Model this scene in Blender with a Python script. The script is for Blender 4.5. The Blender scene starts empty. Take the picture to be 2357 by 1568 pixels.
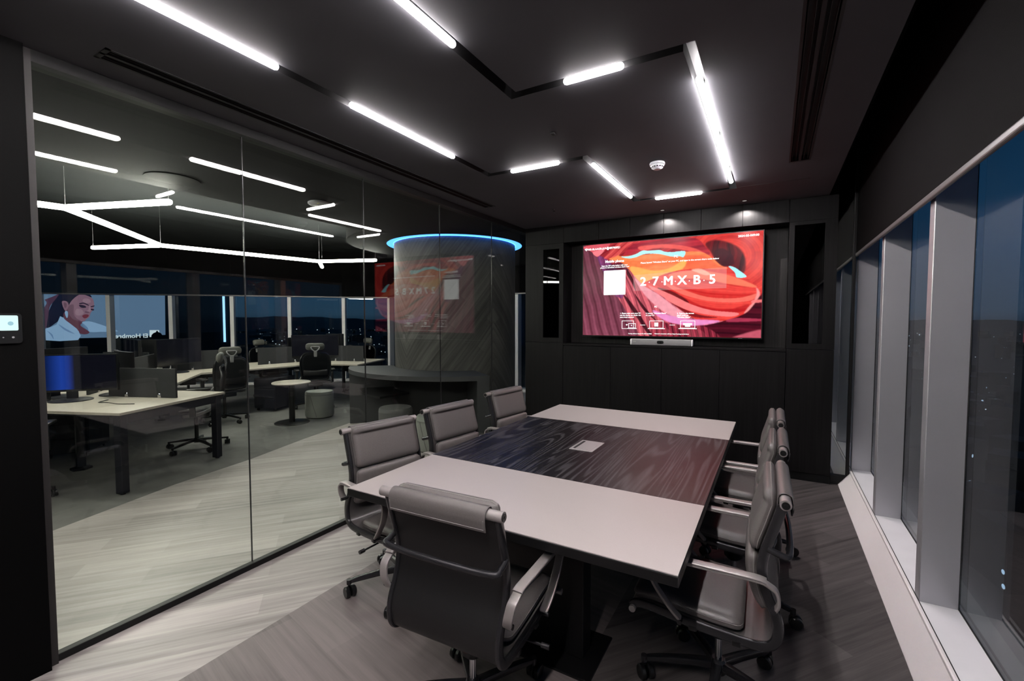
import bpy, bmesh, math, random
import numpy as np
from mathutils import Vector, Matrix
PI = math.pi
random.seed(7)
sc = bpy.context.scene
COL = sc.collection

# ------------------------------------------------------------------ camera, world, exposure
cam_d = bpy.data.cameras.new('camera'); cam = bpy.data.objects.new('camera', cam_d); COL.objects.link(cam)
cam_d.sensor_width = 36.0; cam_d.lens = 1049.0/2357.0*36.0
cam_d.clip_start = 0.02; cam_d.clip_end = 9000
cam.location = (0, 0, 1.55)
cam.rotation_euler = (math.radians(90-2.6), 0, math.radians(29.9))
sc.camera = cam
sc.view_settings.view_transform = 'Standard'; sc.view_settings.look = 'None'
sc.view_settings.exposure = 0.0; sc.view_settings.gamma = 1.0; sc.view_settings.use_curve_mapping = False
sc.cycles.use_denoising = True
try: sc.cycles.denoiser = 'OPENIMAGEDENOISE'
except Exception: pass
sc.cycles.max_bounces = 10; sc.cycles.transparent_max_bounces = 16
sc.cycles.sample_clamp_indirect = 4.0
sc.cycles.caustics_reflective = False; sc.cycles.caustics_refractive = False

W = bpy.data.worlds.new('night_sky'); sc.world = W; W.use_nodes = True
nt = W.node_tree; nt.nodes.clear()
wo = nt.nodes.new('ShaderNodeOutputWorld'); wb = nt.nodes.new('ShaderNodeBackground')
tc = nt.nodes.new('ShaderNodeTexCoord'); sx = nt.nodes.new('ShaderNodeSeparateXYZ'); rp = nt.nodes.new('ShaderNodeValToRGB')
mr = nt.nodes.new('ShaderNodeMapRange'); mr.inputs[1].default_value = -0.1; mr.inputs[2].default_value = 0.6
nt.links.new(tc.outputs['Generated'], sx.inputs[0]); nt.links.new(sx.outputs[2], mr.inputs[0]); nt.links.new(mr.outputs[0], rp.inputs[0])
e = rp.color_ramp.elements
e[0].position = 0.0; e[0].color = (0.004, 0.010, 0.020, 1)
e[1].position = 1.0; e[1].color = (0.003, 0.016, 0.042, 1)
for p_, c_ in ((0.135, (0.008, 0.022, 0.042, 1)), (0.16, (0.024, 0.055, 0.098, 1)), (0.30, (0.015, 0.058, 0.125, 1)), (0.6, (0.006, 0.035, 0.085, 1))):
    n_ = e.new(p_); n_.color = c_
nt.links.new(rp.outputs[0], wb.inputs[0]); nt.links.new(wb.outputs[0], wo.inputs[0]); wb.inputs[1].default_value = 1.0

# ------------------------------------------------------------------ materials
def mat(name):
    m = bpy.data.materials.new(name); m.use_nodes = True
    return m, m.node_tree, m.node_tree.nodes['Principled BSDF']
def plain(name, col, rough=0.5, metal=0.0, spec=0.5, noise=0.0, nscale=40.0, bump=0.0, coat=0.0):
    m, t, b = mat(name)
    b.inputs['Base Color'].default_value = (*col, 1); b.inputs['Roughness'].default_value = rough
    b.inputs['Metallic'].default_value = metal; b.inputs['Specular IOR Level'].default_value = spec
    b.inputs['Coat Weight'].default_value = coat
    if noise > 0 or bump > 0:
        c = t.nodes.new('ShaderNodeTexCoord'); n = t.nodes.new('ShaderNodeTexNoise'); n.inputs['Scale'].default_value = nscale; n.inputs['Detail'].default_value = 4
        t.links.new(c.outputs['Object'], n.inputs['Vector'])
        if noise > 0:
            r = t.nodes.new('ShaderNodeValToRGB'); r.color_ramp.elements[0].position = 0.3; r.color_ramp.elements[1].position = 0.7
            r.color_ramp.elements[0].color = (*[x*(1-noise) for x in col], 1); r.color_ramp.elements[1].color = (*[min(1, x*(1+noise)) for x in col], 1)
            t.links.new(n.outputs['Fac'], r.inputs[0]); t.links.new(r.outputs[0], b.inputs['Base Color'])
        if bump > 0:
            bp = t.nodes.new('ShaderNodeBump'); bp.inputs['Strength'].default_value = bump; bp.inputs['Distance'].default_value = 0.002
            t.links.new(n.outputs['Fac'], bp.inputs['Height']); t.links.new(bp.outputs[0], b.inputs['Normal'])
    return m
def emit(name, col, s):
    m = bpy.data.materials.new(name); m.use_nodes = True; t = m.node_tree; t.nodes.clear()
    o = t.nodes.new('ShaderNodeOutputMaterial'); k = t.nodes.new('ShaderNodeEmission')
    k.inputs[0].default_value = (*col, 1); k.inputs[1].default_value = s
    t.links.new(k.outputs[0], o.inputs[0]); return m
def glass(name, tint=(0.93, 0.96, 0.95), f0=0.045, gain=1.0):
    m = bpy.data.materials.new(name); m.use_nodes = True; t = m.node_tree; t.nodes.clear()
    o = t.nodes.new('ShaderNodeOutputMaterial'); mx = t.nodes.new('ShaderNodeMixShader')
    tr = t.nodes.new('ShaderNodeBsdfTransparent'); tr.inputs[0].default_value = (*tint, 1)
    gl = t.nodes.new('ShaderNodeBsdfGlossy'); gl.inputs['Roughness'].default_value = 0.0; gl.inputs[0].default_value = (gain, gain, gain, 1)
    lw = t.nodes.new('ShaderNodeLayerWeight'); lw.inputs[0].default_value = 0.5
    pw = t.nodes.new('ShaderNodeMath'); pw.operation = 'POWER'; pw.inputs[1].default_value = 5.0
    ma = t.nodes.new('ShaderNodeMath'); ma.operation = 'MULTIPLY_ADD'; ma.inputs[1].default_value = 1-f0; ma.inputs[2].default_value = f0
    t.links.new(lw.outputs['Facing'], pw.inputs[0]); t.links.new(pw.outputs[0], ma.inputs[0]); t.links.new(ma.outputs[0], mx.inputs[0])
    t.links.new(tr.outputs[0], mx.inputs[1]); t.links.new(gl.outputs[0], mx.inputs[2]); t.links.new(mx.outputs[0], o.inputs[0])
    return m
def wood(name, dark, light, axis='Z', scale=1.0, rough=0.4, cathedral=False, bump=0.15, spec=0.25):
    """veneer: grain runs along `axis` (object space = world space here)"""
    m, t, b = mat(name)
    c = t.nodes.new('ShaderNodeTexCoord'); mp = t.nodes.new('ShaderNodeMapping')
    hi, lo = 55.0*scale, 1.6*scale
    s = {'X': (lo, hi, hi), 'Y': (hi, lo, hi), 'Z': (hi, hi, lo)}[axis]
    mp.inputs['Scale'].default_value = s
    t.links.new(c.outputs['Object'], mp.inputs[0])
    n = t.nodes.new('ShaderNodeTexNoise'); n.inputs['Scale'].default_value = 1.0; n.inputs['Detail'].default_value = 6; n.inputs['Roughness'].default_value = 0.6
    t.links.new(mp.outputs[0], n.inputs['Vector'])
    r = t.nodes.new('ShaderNodeValToRGB'); r.color_ramp.elements[0].position = 0.35; r.color_ramp.elements[1].position = 0.68
    r.color_ramp.elements[0].color = (*dark, 1); r.color_ramp.elements[1].color = (*light, 1)
    src = n.outputs['Fac']
    if cathedral:
        mp2 = t.nodes.new('ShaderNodeMapping'); mp2.inputs['Scale'].default_value = (3.6, 0.22, 3.6) if axis == 'Y' else (0.42, 1.7, 1.7)
        t.links.new(c.outputs['Object'], mp2.inputs[0])
        n2 = t.nodes.new('ShaderNodeTexNoise'); n2.inputs['Scale'].default_value = 1.3; n2.inputs['Detail'].default_value = 2.0; n2.inputs['Distortion'].default_value = 0.4
        t.links.new(mp2.outputs[0], n2.inputs['Vector'])
        mu = t.nodes.new('ShaderNodeMath'); mu.operation = 'MULTIPLY'; mu.inputs[1].default_value = 150.0
        si = t.nodes.new('ShaderNodeMath'); si.operation = 'SINE'
        t.links.new(n2.outputs['Fac'], mu.inputs[0]); t.links.new(mu.outputs[0], si.inputs[0])
        m2 = t.nodes.new('ShaderNodeMapRange'); m2.inputs[1].default_value = -0.2; m2.inputs[2].default_value = 1.0; m2.inputs[3].default_value = 0.0; m2.inputs[4].default_value = 0.62
        t.links.new(si.outputs[0], m2.inputs[0])
        mm = t.nodes.new('ShaderNodeMath'); mm.operation = 'MULTIPLY'; t.links.new(m2.outputs[0], mm.inputs[0]); t.links.new(n.outputs['Fac'], mm.inputs[1])
        ad = t.nodes.new('ShaderNodeMath'); ad.operation = 'ADD'; ad.inputs[1].default_value = 0.28
        t.links.new(mm.outputs[0], ad.inputs[0]); src = ad.outputs[0]
    t.links.new(src, r.inputs[0]); t.links.new(r.outputs[0], b.inputs['Base Color'])
    b.inputs['Roughness'].default_value = rough; b.inputs['Specular IOR Level'].default_value = spec
    bp = t.nodes.new('ShaderNodeBump'); bp.inputs['Strength'].default_value = bump; bp.inputs['Distance'].default_value = 0.001
    t.links.new(src, bp.inputs['Height']); t.links.new(bp.outputs[0], b.inputs['Normal'])
    return m
def planks(name, ang, dark, light, rough=0.38, contrast=1.0, plank=(1.1, 0.19)):
    m, t, b = mat(name)
    c = t.nodes.new('ShaderNodeTexCoord'); rt = t.nodes.new('ShaderNodeMapping'); rt.inputs['Rotation'].default_value = (0, 0, -math.radians(ang))
    t.links.new(c.outputs['Object'], rt.inputs[0])
    br = t.nodes.new('ShaderNodeTexBrick'); br.offset = 0.37; br.inputs['Scale'].default_value = 1.0
    br.inputs['Brick Width'].default_value = plank[0]; br.inputs['Row Height'].default_value = plank[1]
    br.inputs['Mortar Size'].default_value = 0.0008; br.inputs['Mortar Smooth'].default_value = 0.3
    br.inputs['Color1'].default_value = (0.0, 0, 0, 1); br.inputs['Color2'].default_value = (1, 1, 1, 1); br.inputs['Mortar'].default_value = (0.2, 0.2, 0.2, 1)
    t.links.new(rt.outputs[0], br.inputs['Vector'])
    st = t.nodes.new('ShaderNodeMapping'); st.inputs['Scale'].default_value = (1.3, 30.0, 1.0); t.links.new(rt.outputs[0], st.inputs[0])
    n = t.nodes.new('ShaderNodeTexNoise'); n.inputs['Scale'].default_value = 1.0; n.inputs['Detail'].default_value = 5; n.inputs['Roughness'].default_value = 0.55
    t.links.new(st.outputs[0], n.inputs['Vector'])
    st2 = t.nodes.new('ShaderNodeMapping'); st2.inputs['Scale'].default_value = (6.0, 160.0, 1.0); t.links.new(rt.outputs[0], st2.inputs[0])
    n2 = t.nodes.new('ShaderNodeTexNoise'); n2.inputs['Scale'].default_value = 1.0; n2.inputs['Detail'].default_value = 3
    t.links.new(st2.outputs[0], n2.inputs['Vector'])
    a = t.nodes.new('ShaderNodeMath'); a.operation = 'MULTIPLY_ADD'; a.inputs[1].default_value = 0.30; t.links.new(br.outputs['Color'], a.inputs[0])
    a2 = t.nodes.new('ShaderNodeMath'); a2.operation = 'MULTIPLY_ADD'; a2.inputs[1].default_value = 0.25; t.links.new(n2.outputs['Fac'], a2.inputs[0])
    t.links.new(n.outputs['Fac'], a2.inputs[2]); t.links.new(a2.outputs[0], a.inputs[2])
    r = t.nodes.new('ShaderNodeValToRGB'); r.color_ramp.elements[0].position = 0.42; r.color_ramp.elements[1].position = 1.0
    r.color_ramp.elements[0].color = (*dark, 1); r.color_ramp.elements[1].color = (*light, 1)
    t.links.new(a.outputs[0], r.inputs[0]); t.links.new(r.outputs[0], b.inputs['Base Color'])
    b.inputs['Roughness'].default_value = rough; b.inputs['Specular IOR Level'].default_value = 0.5
    bp = t.nodes.new('ShaderNodeBump'); bp.inputs['Strength'].default_value = 0.25; bp.inputs['Distance'].default_value = 0.001
    t.links.new(a2.outputs[0], bp.inputs['Height']); t.links.new(bp.outputs[0], b.inputs['Normal'])
    return m

M = {}
M['black'] = plain('black_lacquer', (0.005, 0.005, 0.0055), 0.35, spec=0.35)
M['blackmatte'] = plain('black_matte', (0.003, 0.003, 0.0035), 0.7, spec=0.2, noise=0.15)
M['ceil'] = plain('charcoal_ceiling_paint', (0.078, 0.078, 0.088), 0.75, spec=0.25, noise=0.04, nscale=3)
M['ceil_off'] = plain('office_ceiling_paint', (0.014, 0.0145, 0.016), 0.8, spec=0.25, noise=0.04, nscale=3)
M['ceil_high'] = plain('exposed_black_ceiling', (0.016, 0.018, 0.019), 0.85, spec=0.2, noise=0.2, nscale=2)
M['channel'] = plain('grey_channel_paint', (0.012, 0.012, 0.013), 0.55, spec=0.3)
M['frame'] = plain('black_aluminium', (0.004, 0.004, 0.0045), 0.45, spec=0.25)
M['ptrim'] = plain('dark_bronze_trim', (0.016, 0.0145, 0.0145), 0.5, spec=0.3)
M['pier'] = plain('dark_wall_panel', (0.0009, 0.0009, 0.0010), 0.6, spec=0.06)
M['veneer'] = wood('dark_oak_veneer', (0.0016, 0.0014, 0.0017), (0.0060, 0.0054, 0.0060), 'Z', 1.0, 0.45, spec=0.18)
M['veneer_in'] = wood('niche_veneer', (0.006, 0.0055, 0.0055), (0.022, 0.020, 0.020), 'Z', 1.0, 0.45)
M['ash'] = wood('black_ash_tabletop', (0.006, 0.0055, 0.006), (0.055, 0.052, 0.056), 'Y', 1.3, 0.34, cathedral=True, spec=0.45)
M['greytop'] = plain('warm_grey_laminate', (0.375, 0.34, 0.331), 0.33, spec=0.4, noise=0.02, nscale=200)
M['leather'] = plain('dark_taupe_leather', (0.105, 0.094, 0.092), 0.38, spec=0.45, noise=0.10, nscale=260, bump=0.12)
M['sling'] = plain('black_leather_sling', (0.012, 0.0115, 0.012), 0.45, spec=0.3, noise=0.1, nscale=200, bump=0.1)
M['slingtop'] = plain('smooth_seat_sling', (0.085, 0.078, 0.077), 0.28, spec=0.55)
M['chairframe'] = plain('graphite_chair_frame', (0.030, 0.029, 0.032), 0.27, metal=0.5)
M['alu'] = plain('satin_armrest_metal', (0.27, 0.245, 0.24), 0.35, metal=0.3)
M['chrome'] = plain('chrome', (0.75, 0.75, 0.78), 0.12, metal=1.0)
M['steel'] = plain('brushed_plate', (0.55, 0.53, 0.53), 0.35, metal=0.6)
M['plastic'] = plain('black_plastic', (0.006, 0.006, 0.0065), 0.28, spec=0.4)
M['stitch'] = plain('stitching_thread', (0.20, 0.185, 0.18), 0.6)
M['white'] = plain('white_powdercoat', (0.88, 0.87, 0.90), 0.42, spec=0.4, noise=0.02, nscale=8)
M['finw'] = plain('silver_mullion_paint', (0.50, 0.50, 0.53), 0.30, metal=0.55, noise=0.03, nscale=3)
M['finfront'] = plain('brightened_mullion_edge', (0.88, 0.86, 0.88), 0.35)  # far mullion edges whitened for the stronger office light on them
M['gasket'] = plain('black_gasket', (0.01, 0.01, 0.01), 0.6)
M['blind'] = plain('black_blind_fabric', (0.0042, 0.0038, 0.0040), 0.85, spec=0.05, noise=0.1, nscale=300, bump=0.2)
M['blindbar'] = plain('blind_hem_bar', (0.14, 0.13, 0.13), 0.35, metal=0.4)
M['glass'] = glass('partition_glass', (0.905, 0.925, 0.895), 0.042)
M['glasswin'] = glass('window_glass', (0.88, 0.93, 0.95), 0.05)
M['smoke'] = glass('smoked_cabinet_glass', (0.10, 0.10, 0.11), 0.05)
M['joint'] = plain('clear_silicone_joint', (0.03, 0.03, 0.032), 0.25)
M['desk'] = plain('pale_desk_laminate', (0.40, 0.365, 0.31), 0.4, noise=0.05, nscale=30)
M['deskfr'] = plain('navy_black_desk_frame', (0.006, 0.0065, 0.011), 0.5, spec=0.3)
M['divider'] = plain('charcoal_felt_divider', (0.011, 0.0115, 0.014), 0.85, noise=0.12, nscale=400, bump=0.2)
M['mesh'] = plain('black_mesh_fabric', (0.011, 0.011, 0.012), 0.7, spec=0.3, noise=0.2, nscale=500, bump=0.4)
M['olive'] = plain('grey_green_headrest_fabric', (0.075, 0.075, 0.068), 0.75, noise=0.1, nscale=300, bump=0.2)
M['chairgrey'] = plain('grey_plastic', (0.20, 0.20, 0.20), 0.35)
M['pouf'] = plain('sage_grey_wool', (0.20, 0.21, 0.19), 0.9, noise=0.08, nscale=300, bump=0.3)
M['poufd'] = plain('charcoal_wool', (0.085, 0.085, 0.085), 0.9, noise=0.08, nscale=300, bump=0.3)
M['bar'] = plain('anthracite_laminate', (0.034, 0.035, 0.038), 0.5, noise=0.05, nscale=60)
M['barin'] = plain('dark_bar_interior', (0.009, 0.009, 0.010), 0.6, spec=0.3)
M['det'] = plain('white_detector_plastic', (0.62, 0.62, 0.66), 0.4)
M['led'] = emit('led_tube_light', (1.0, 0.93, 0.925), 68.0)
M['led2'] = emit('bright_led_tube_light', (1.0, 0.94, 0.95), 115.0)
M['led_added'] = emit('window_side_led_light', (1.0, 0.94, 0.93), 350.0)  # for the added tube out of view
M['ledoff'] = emit('office_led_light', (1.0, 0.985, 0.90), 80.0)
M['blueled'] = emit('blue_cove_light', (0.08, 0.32, 1.0), 3.2)
M['deepblue'] = emit('added_deep_blue_glow', (0.02, 0.13, 1.0), 26.0)
M['neon'] = emit('neon_strip', (0.35, 0.62, 1.0), 2.2)
M['neonb'] = emit('blue_neon_outline', (0.06, 0.25, 1.0), 1.4)
M['spot'] = emit('downlight_lens', (1.0, 0.93, 0.88), 0.5)
M['lcd'] = emit('keypad_display', (0.72, 1.0, 0.98), 1.05)
M['lcdb'] = emit('keypad_blue_icon', (0.45, 0.78, 0.9), 0.8)
M['ui'] = emit('screen_white', (1, 1, 1), 1.5)
M['text'] = emit('sign_white', (0.85, 0.92, 1.0), 1.0)
M['dim'] = plain('grey_marking', (0.22, 0.22, 0.23), 0.5)
M['floor_l'] = planks('grey_oak_planks_brightened', 51, (0.165, 0.149, 0.143), (0.40, 0.362, 0.35), 0.42)  # lamp light and sheen on this side are put into the paler base colour
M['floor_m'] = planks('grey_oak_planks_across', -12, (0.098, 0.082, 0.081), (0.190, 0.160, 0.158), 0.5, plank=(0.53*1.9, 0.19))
M['floor_r'] = planks('grey_oak_planks_darkened', 51, (0.020, 0.0175, 0.0175), (0.125, 0.109, 0.108), 0.45)  # same planks as the left zone, its dimmer look put into the base colour
M['carpet'] = plain('charcoal_carpet', (0.105, 0.103, 0.098), 0.75, noise=0.16, nscale=6, bump=0.1)
M['kerb'] = plain('pale_sill_laminate', (0.88, 0.84, 0.84), 0.4)

# ------------------------------------------------------------------ mesh helpers
def newbm(): return bmesh.new()
def link(name, bm, m, parent=None, smooth=False, loc=None):
    me = bpy.data.meshes.new(name); bmesh.ops.recalc_face_normals(bm, faces=bm.faces) if len(bm.faces) else None
    bm.to_mesh(me); bm.free()
    for mm in (m if isinstance(m, (list, tuple)) else [m]): me.materials.append(mm)
    if smooth:
        me.polygons.foreach_set('use_smooth', [True]*len(me.polygons))
        if smooth != 'all':
            try: me.set_sharp_from_angle(angle=math.radians(40))
            except Exception: pass
    o = bpy.data.objects.new(name, me); COL.objects.link(o)
    if parent: o.parent = parent
    if loc: o.location = loc
    return o
def tag(o, label=None, cat=None, group=None, kind=None):
    if label: o['label'] = label
    if cat: o['category'] = cat
    if group: o['group'] = group
    if kind: o['kind'] = kind
    return o
def thing(name, label, cat, loc=(0, 0, 0), rz=0, group=None):
    o = bpy.data.objects.new(name, None); COL.objects.link(o); o.location = loc; o.rotation_euler = (0, 0, rz); o.empty_display_size = 0.1
    return tag(o, label, cat, group)
def struct(name, bm, m, parent=None, smooth=False):
    o = link(name, bm, m, parent, smooth)
    if not parent: o['kind'] = 'structure'
    return o
def copy_tree(o, parent=None):
    c = o.copy(); COL.objects.link(c)
    if parent: c.parent = parent
    for ch in list(o.children): copy_tree(ch, c)
    return c
def box(bm, x0, x1, y0, y1, z0, z1, mi=0, M4=None):
    vs = [bm.verts.new(v) for v in ((x0, y0, z0), (x1, y0, z0), (x1, y1, z0), (x0, y1, z0), (x0, y0, z1), (x1, y0, z1), (x1, y1, z1), (x0, y1, z1))]
    if M4 is not None:
        for v in vs: v.co = M4 @ v.co
    for f in ((0, 3, 2, 1), (4, 5, 6, 7), (0, 1, 5, 4), (1, 2, 6, 5), (2, 3, 7, 6), (3, 0, 4, 7)):
        fc = bm.faces.new([vs[i] for i in f]); fc.material_index = mi
    return vs
def bbox(bm, x0, x1, y0, y1, z0, z1, bev=0.004, seg=2, mi=0, M4=None):
    """bevelled box"""
    t = bmesh.new(); box(t, x0, x1, y0, y1, z0, z1, mi)
    bmesh.ops.recalc_face_normals(t, faces=t.faces)
    bmesh.ops.bevel(t, geom=list(t.edges), offset=bev, segments=seg, affect='EDGES', profile=0.5)
    merge(bm, t, M4)
def merge(bm, t, M4=None):
    mp = {}
    for v in t.verts: mp[v] = bm.verts.new(M4 @ v.co if M4 is not None else v.co)
    for f in t.faces:
        try:
            n = bm.faces.new([mp[v] for v in f.verts]); n.material_index = f.material_index
        except ValueError: pass
    t.free()
def prism(bm, pts, z0, z1, mi=0, M4=None):
    a = [bm.verts.new((p[0], p[1], z0)) for p in pts]; b = [bm.verts.new((p[0], p[1], z1)) for p in pts]
    n = len(pts)
    if M4 is not None:
        for v in a+b: v.co = M4 @ v.co
    fs = [bm.faces.new(list(reversed(a))), bm.faces.new(b)] + [bm.faces.new((a[i], a[(i+1) % n], b[(i+1) % n], b[i])) for i in range(n)]
    for f in fs: f.material_index = mi
def lathe(bm, prof, seg=24, c=(0, 0, 0), mi=0, M4=None, a0=0, a1=2*PI, cap=True):
    rings = []; full = abs(a1-a0-2*PI) < 1e-6; n = seg if full else seg+1
    for r, z in prof:
        ring = []
        for i in range(n):
            a = a0+(a1-a0)*i/seg; co = Vector((c[0]+r*math.cos(a), c[1]+r*math.sin(a), c[2]+z))
            ring.append(bm.verts.new(M4 @ co if M4 is not None else co))
        rings.append(ring)
    for k in range(len(rings)-1):
        for i in range(seg):
            j = (i+1) % n
            f = bm.faces.new((rings[k][i], rings[k][j], rings[k+1][j], rings[k+1][i])); f.material_index = mi
    if full and cap:
        for rg, rv in ((rings[0], True), (rings[-1], False)):
            f = bm.faces.new(list(reversed(rg)) if rv else rg); f.material_index = mi
def cyl(bm, p0, p1, r, seg=16, r1=None, mi=0):
    p0 = Vector(p0); p1 = Vector(p1); d = p1-p0
    q = d.to_track_quat('Z', 'Y').to_matrix().to_4x4(); q.translation = p0
    lathe(bm, [(r, 0), (r if r1 is None else r1, d.length)], seg, mi=mi, M4=q)
def smooth_path(pts, n=6, closed=False):
    P = [Vector(p) for p in pts]; out = []
    N = len(P)
    rng = range(N if closed else N-1)
    for i in rng:
        if closed: a, b, c, d = P[(i-1) % N], P[i], P[(i+1) % N], P[(i+2) % N]
        else: a, b, c, d = P[max(i-1, 0)], P[i], P[i+1], P[min(i+2, N-1)]
        for k in range(n):
            t = k/n
            out.append(0.5*((2*b)+(-a+c)*t+(2*a-5*b+4*c-d)*t*t+(-a+3*b-3*c+d)*t**3))
    if not closed: out.append(P[-1])
    return out
def sweep(bm, path, sec, side=None, closed=False, mi=0, scale=None):
    """sec: 2D section (a: along `side`, b: along normal). side fixed vector or None -> parallel transport"""
    P = [Vector(p) for p in path]; N = len(P); rings = []
    prev = None
    for i in range(N):
        if closed: t = (P[(i+1) % N]-P[i-1])
        else: t = P[min(i+1, N-1)]-P[max(i-1, 0)]
        t.normalize()
        if side is not None: s = Vector(side)
        else:
            s = prev if prev is not None else (Vector((0, 0, 1)) if abs(t.z) < 0.9 else Vector((1, 0, 0)))
        s = (s-t*s.dot(t)); s.normalize(); prev = s
        n = t.cross(s)
        k = scale[i] if scale else 1.0
        rings.append([bm.verts.new(P[i]+s*(a*k)+n*(b*k)) for a, b in sec])
    m = len(sec)
    for i in range(N if closed else N-1):
        A = rings[i]; B = rings[(i+1) % N]
        for j in range(m):
            f = bm.faces.new((A[j], A[(j+1) % m], B[(j+1) % m], B[j])); f.material_index = mi
    if not closed:
        for rg in (list(reversed(rings[0])), rings[-1]):
            f = bm.faces.new(rg); f.material_index = mi
def circ(r, n=10): return [(r*math.cos(2*PI*i/n), r*math.sin(2*PI*i/n)) for i in range(n)]
def rrect(w, h, r, n=3):
    out = []
    for cx, cy, a in ((w/2-r, h/2-r, 0), (-w/2+r, h/2-r, PI/2), (-w/2+r, -h/2+r, PI), (w/2-r, -h/2+r, 1.5*PI)):
        for k in range(n+1):
            t = a+PI/2*k/n; out.append((cx+r*math.cos(t), cy+r*math.sin(t)))
    return out
def pad(bm, path, hw, th, rc=0.03, ns=22, nx=14, nz=5, bulge=0.3):
    """soft pad following a (y,z) path, half width hw, thickness th, normal = left of direction"""
    P = [Vector((0, p[0], p[1])) for p in path]
    L = [0]
    for i in range(1, len(P)): L.append(L[-1]+(P[i]-P[i-1]).length)
    T = L[-1]
    def at(s):
        s = max(0, min(T, s))
        for i in range(1, len(P)):
            if s <= L[i] or i == len(P)-1:
                k = (s-L[i-1])/max(1e-9, L[i]-L[i-1]); d = (P[i]-P[i-1]).normalized()
                return P[i-1].lerp(P[i], k), Vector((0, -d.z, d.y))
    hl = T/2; hz = th/2
    t = bmesh.new()
    def grid(na, nb, f):
        g = [[t.verts.new(f(-1+2*i/na, -1+2*j/nb)) for j in range(nb+1)] for i in range(na+1)]
        for i in range(na):
            for j in range(nb): t.faces.new((g[i][j], g[i+1][j], g[i+1][j+1], g[i][j+1]))
    def rb(a, b, c):
        x, y, z = a*hw, b*hl, c*hz
        ix = max(-(hw-rc), min(hw-rc, x)); iy = max(-(hl-rc), min(hl-rc, y))
        dx, dy = x-ix, y-iy; d = math.hypot(dx, dy)
        # round plan corners
        if d > 1e-9:
            m_ = max(abs(dx), abs(dy)); k = m_/d; dx *= k; dy *= k; d = math.hypot(dx, dy)
        rx = min(1.0, d/rc)
        # edge height roll-off (quarter-ellipse)
        zz = z*(1-bulge*0.0) * math.sqrt(max(0.0, 1-(rx**2)*0.82))
        crown = 1+bulge*(1-(x/hw)**2)*(1-(y/hl)**2)
        zz *= crown
        pos, nrm = at(iy+dy+hl)
        return pos+nrm*zz+Vector((ix+dx, 0, 0))
    grid(nx, ns, lambda a, b: rb(a, b, 1)); grid(nx, ns, lambda a, b: rb(a, b, -1))
    grid(nx, nz, lambda a, c: rb(a, 1, c)); grid(nx, nz, lambda a, c: rb(a, -1, c))
    grid(ns, nz, lambda b, c: rb(1, b, c)); grid(ns, nz, lambda b, c: rb(-1, b, c))
    bmesh.ops.remove_doubles(t, verts=t.verts, dist=0.0004)
    merge(bm, t)
    # outline of the front edge for piping
    out = []
    for a, b in [(-1+2*i/16, -1) for i in range(16)]+[(1, -1+2*i/20) for i in range(20)]+[(1-2*i/16, 1) for i in range(16)]+[(-1, 1-2*i/20) for i in range(20)]:
        out.append(rb(a, b, 0.55))
    return out
def text_bm(bm, s, size, Mx, bold=0.0, align='LEFT', mi=0, spacing=1.0):
    c = bpy.data.curves.new('t', 'FONT'); c.body = s; c.size = size; c.offset = bold; c.align_x = align; c.resolution_u = 3; c.space_character = spacing
    o = bpy.data.objects.new('t', c); COL.objects.link(o)
    bpy.context.view_layer.update()
    dg = bpy.context.evaluated_depsgraph_get()
    me = bpy.data.meshes.new_from_object(o.evaluated_get(dg))
    t = bmesh.new(); t.from_mesh(me)
    for f in t.faces: f.material_index = mi
    merge(bm, t, Mx)
    bpy.data.objects.remove(o); bpy.data.curves.remove(c); bpy.data.meshes.remove(me)
def Mloc(x, y, z, rx=0, ry=0, rz=0):
    from mathutils import Euler
    m = Euler((rx, ry, rz)).to_matrix().to_4x4(); m.translation = (x, y, z); return m

# ------------------------------------------------------------------ room shell
GX = -2.81           # plane of the glass partition
CZ = 2.70            # ceiling height
# floor, three directions of planks, charcoal carpet in the open office
bm = newbm()
def fquad(pts, mi):
    f = bm.faces.new([bm.verts.new((p[0], p[1], 0)) for p in pts]); f.material_index = mi
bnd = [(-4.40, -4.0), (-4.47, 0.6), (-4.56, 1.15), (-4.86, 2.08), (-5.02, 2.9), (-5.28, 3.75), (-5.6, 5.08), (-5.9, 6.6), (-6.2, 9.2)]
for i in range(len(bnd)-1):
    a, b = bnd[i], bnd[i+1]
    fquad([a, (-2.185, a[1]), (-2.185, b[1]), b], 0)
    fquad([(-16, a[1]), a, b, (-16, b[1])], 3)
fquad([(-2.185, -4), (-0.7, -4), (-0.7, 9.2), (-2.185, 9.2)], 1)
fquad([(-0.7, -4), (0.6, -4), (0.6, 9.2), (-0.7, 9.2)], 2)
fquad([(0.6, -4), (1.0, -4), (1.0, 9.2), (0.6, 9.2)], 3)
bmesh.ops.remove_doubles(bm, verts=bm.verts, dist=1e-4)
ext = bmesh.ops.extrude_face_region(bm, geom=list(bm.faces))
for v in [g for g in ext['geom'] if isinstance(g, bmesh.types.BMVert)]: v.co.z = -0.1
struct('floor', bm, [M['floor_l'], M['floor_m'], M['floor_r'], M['carpet']])

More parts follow.
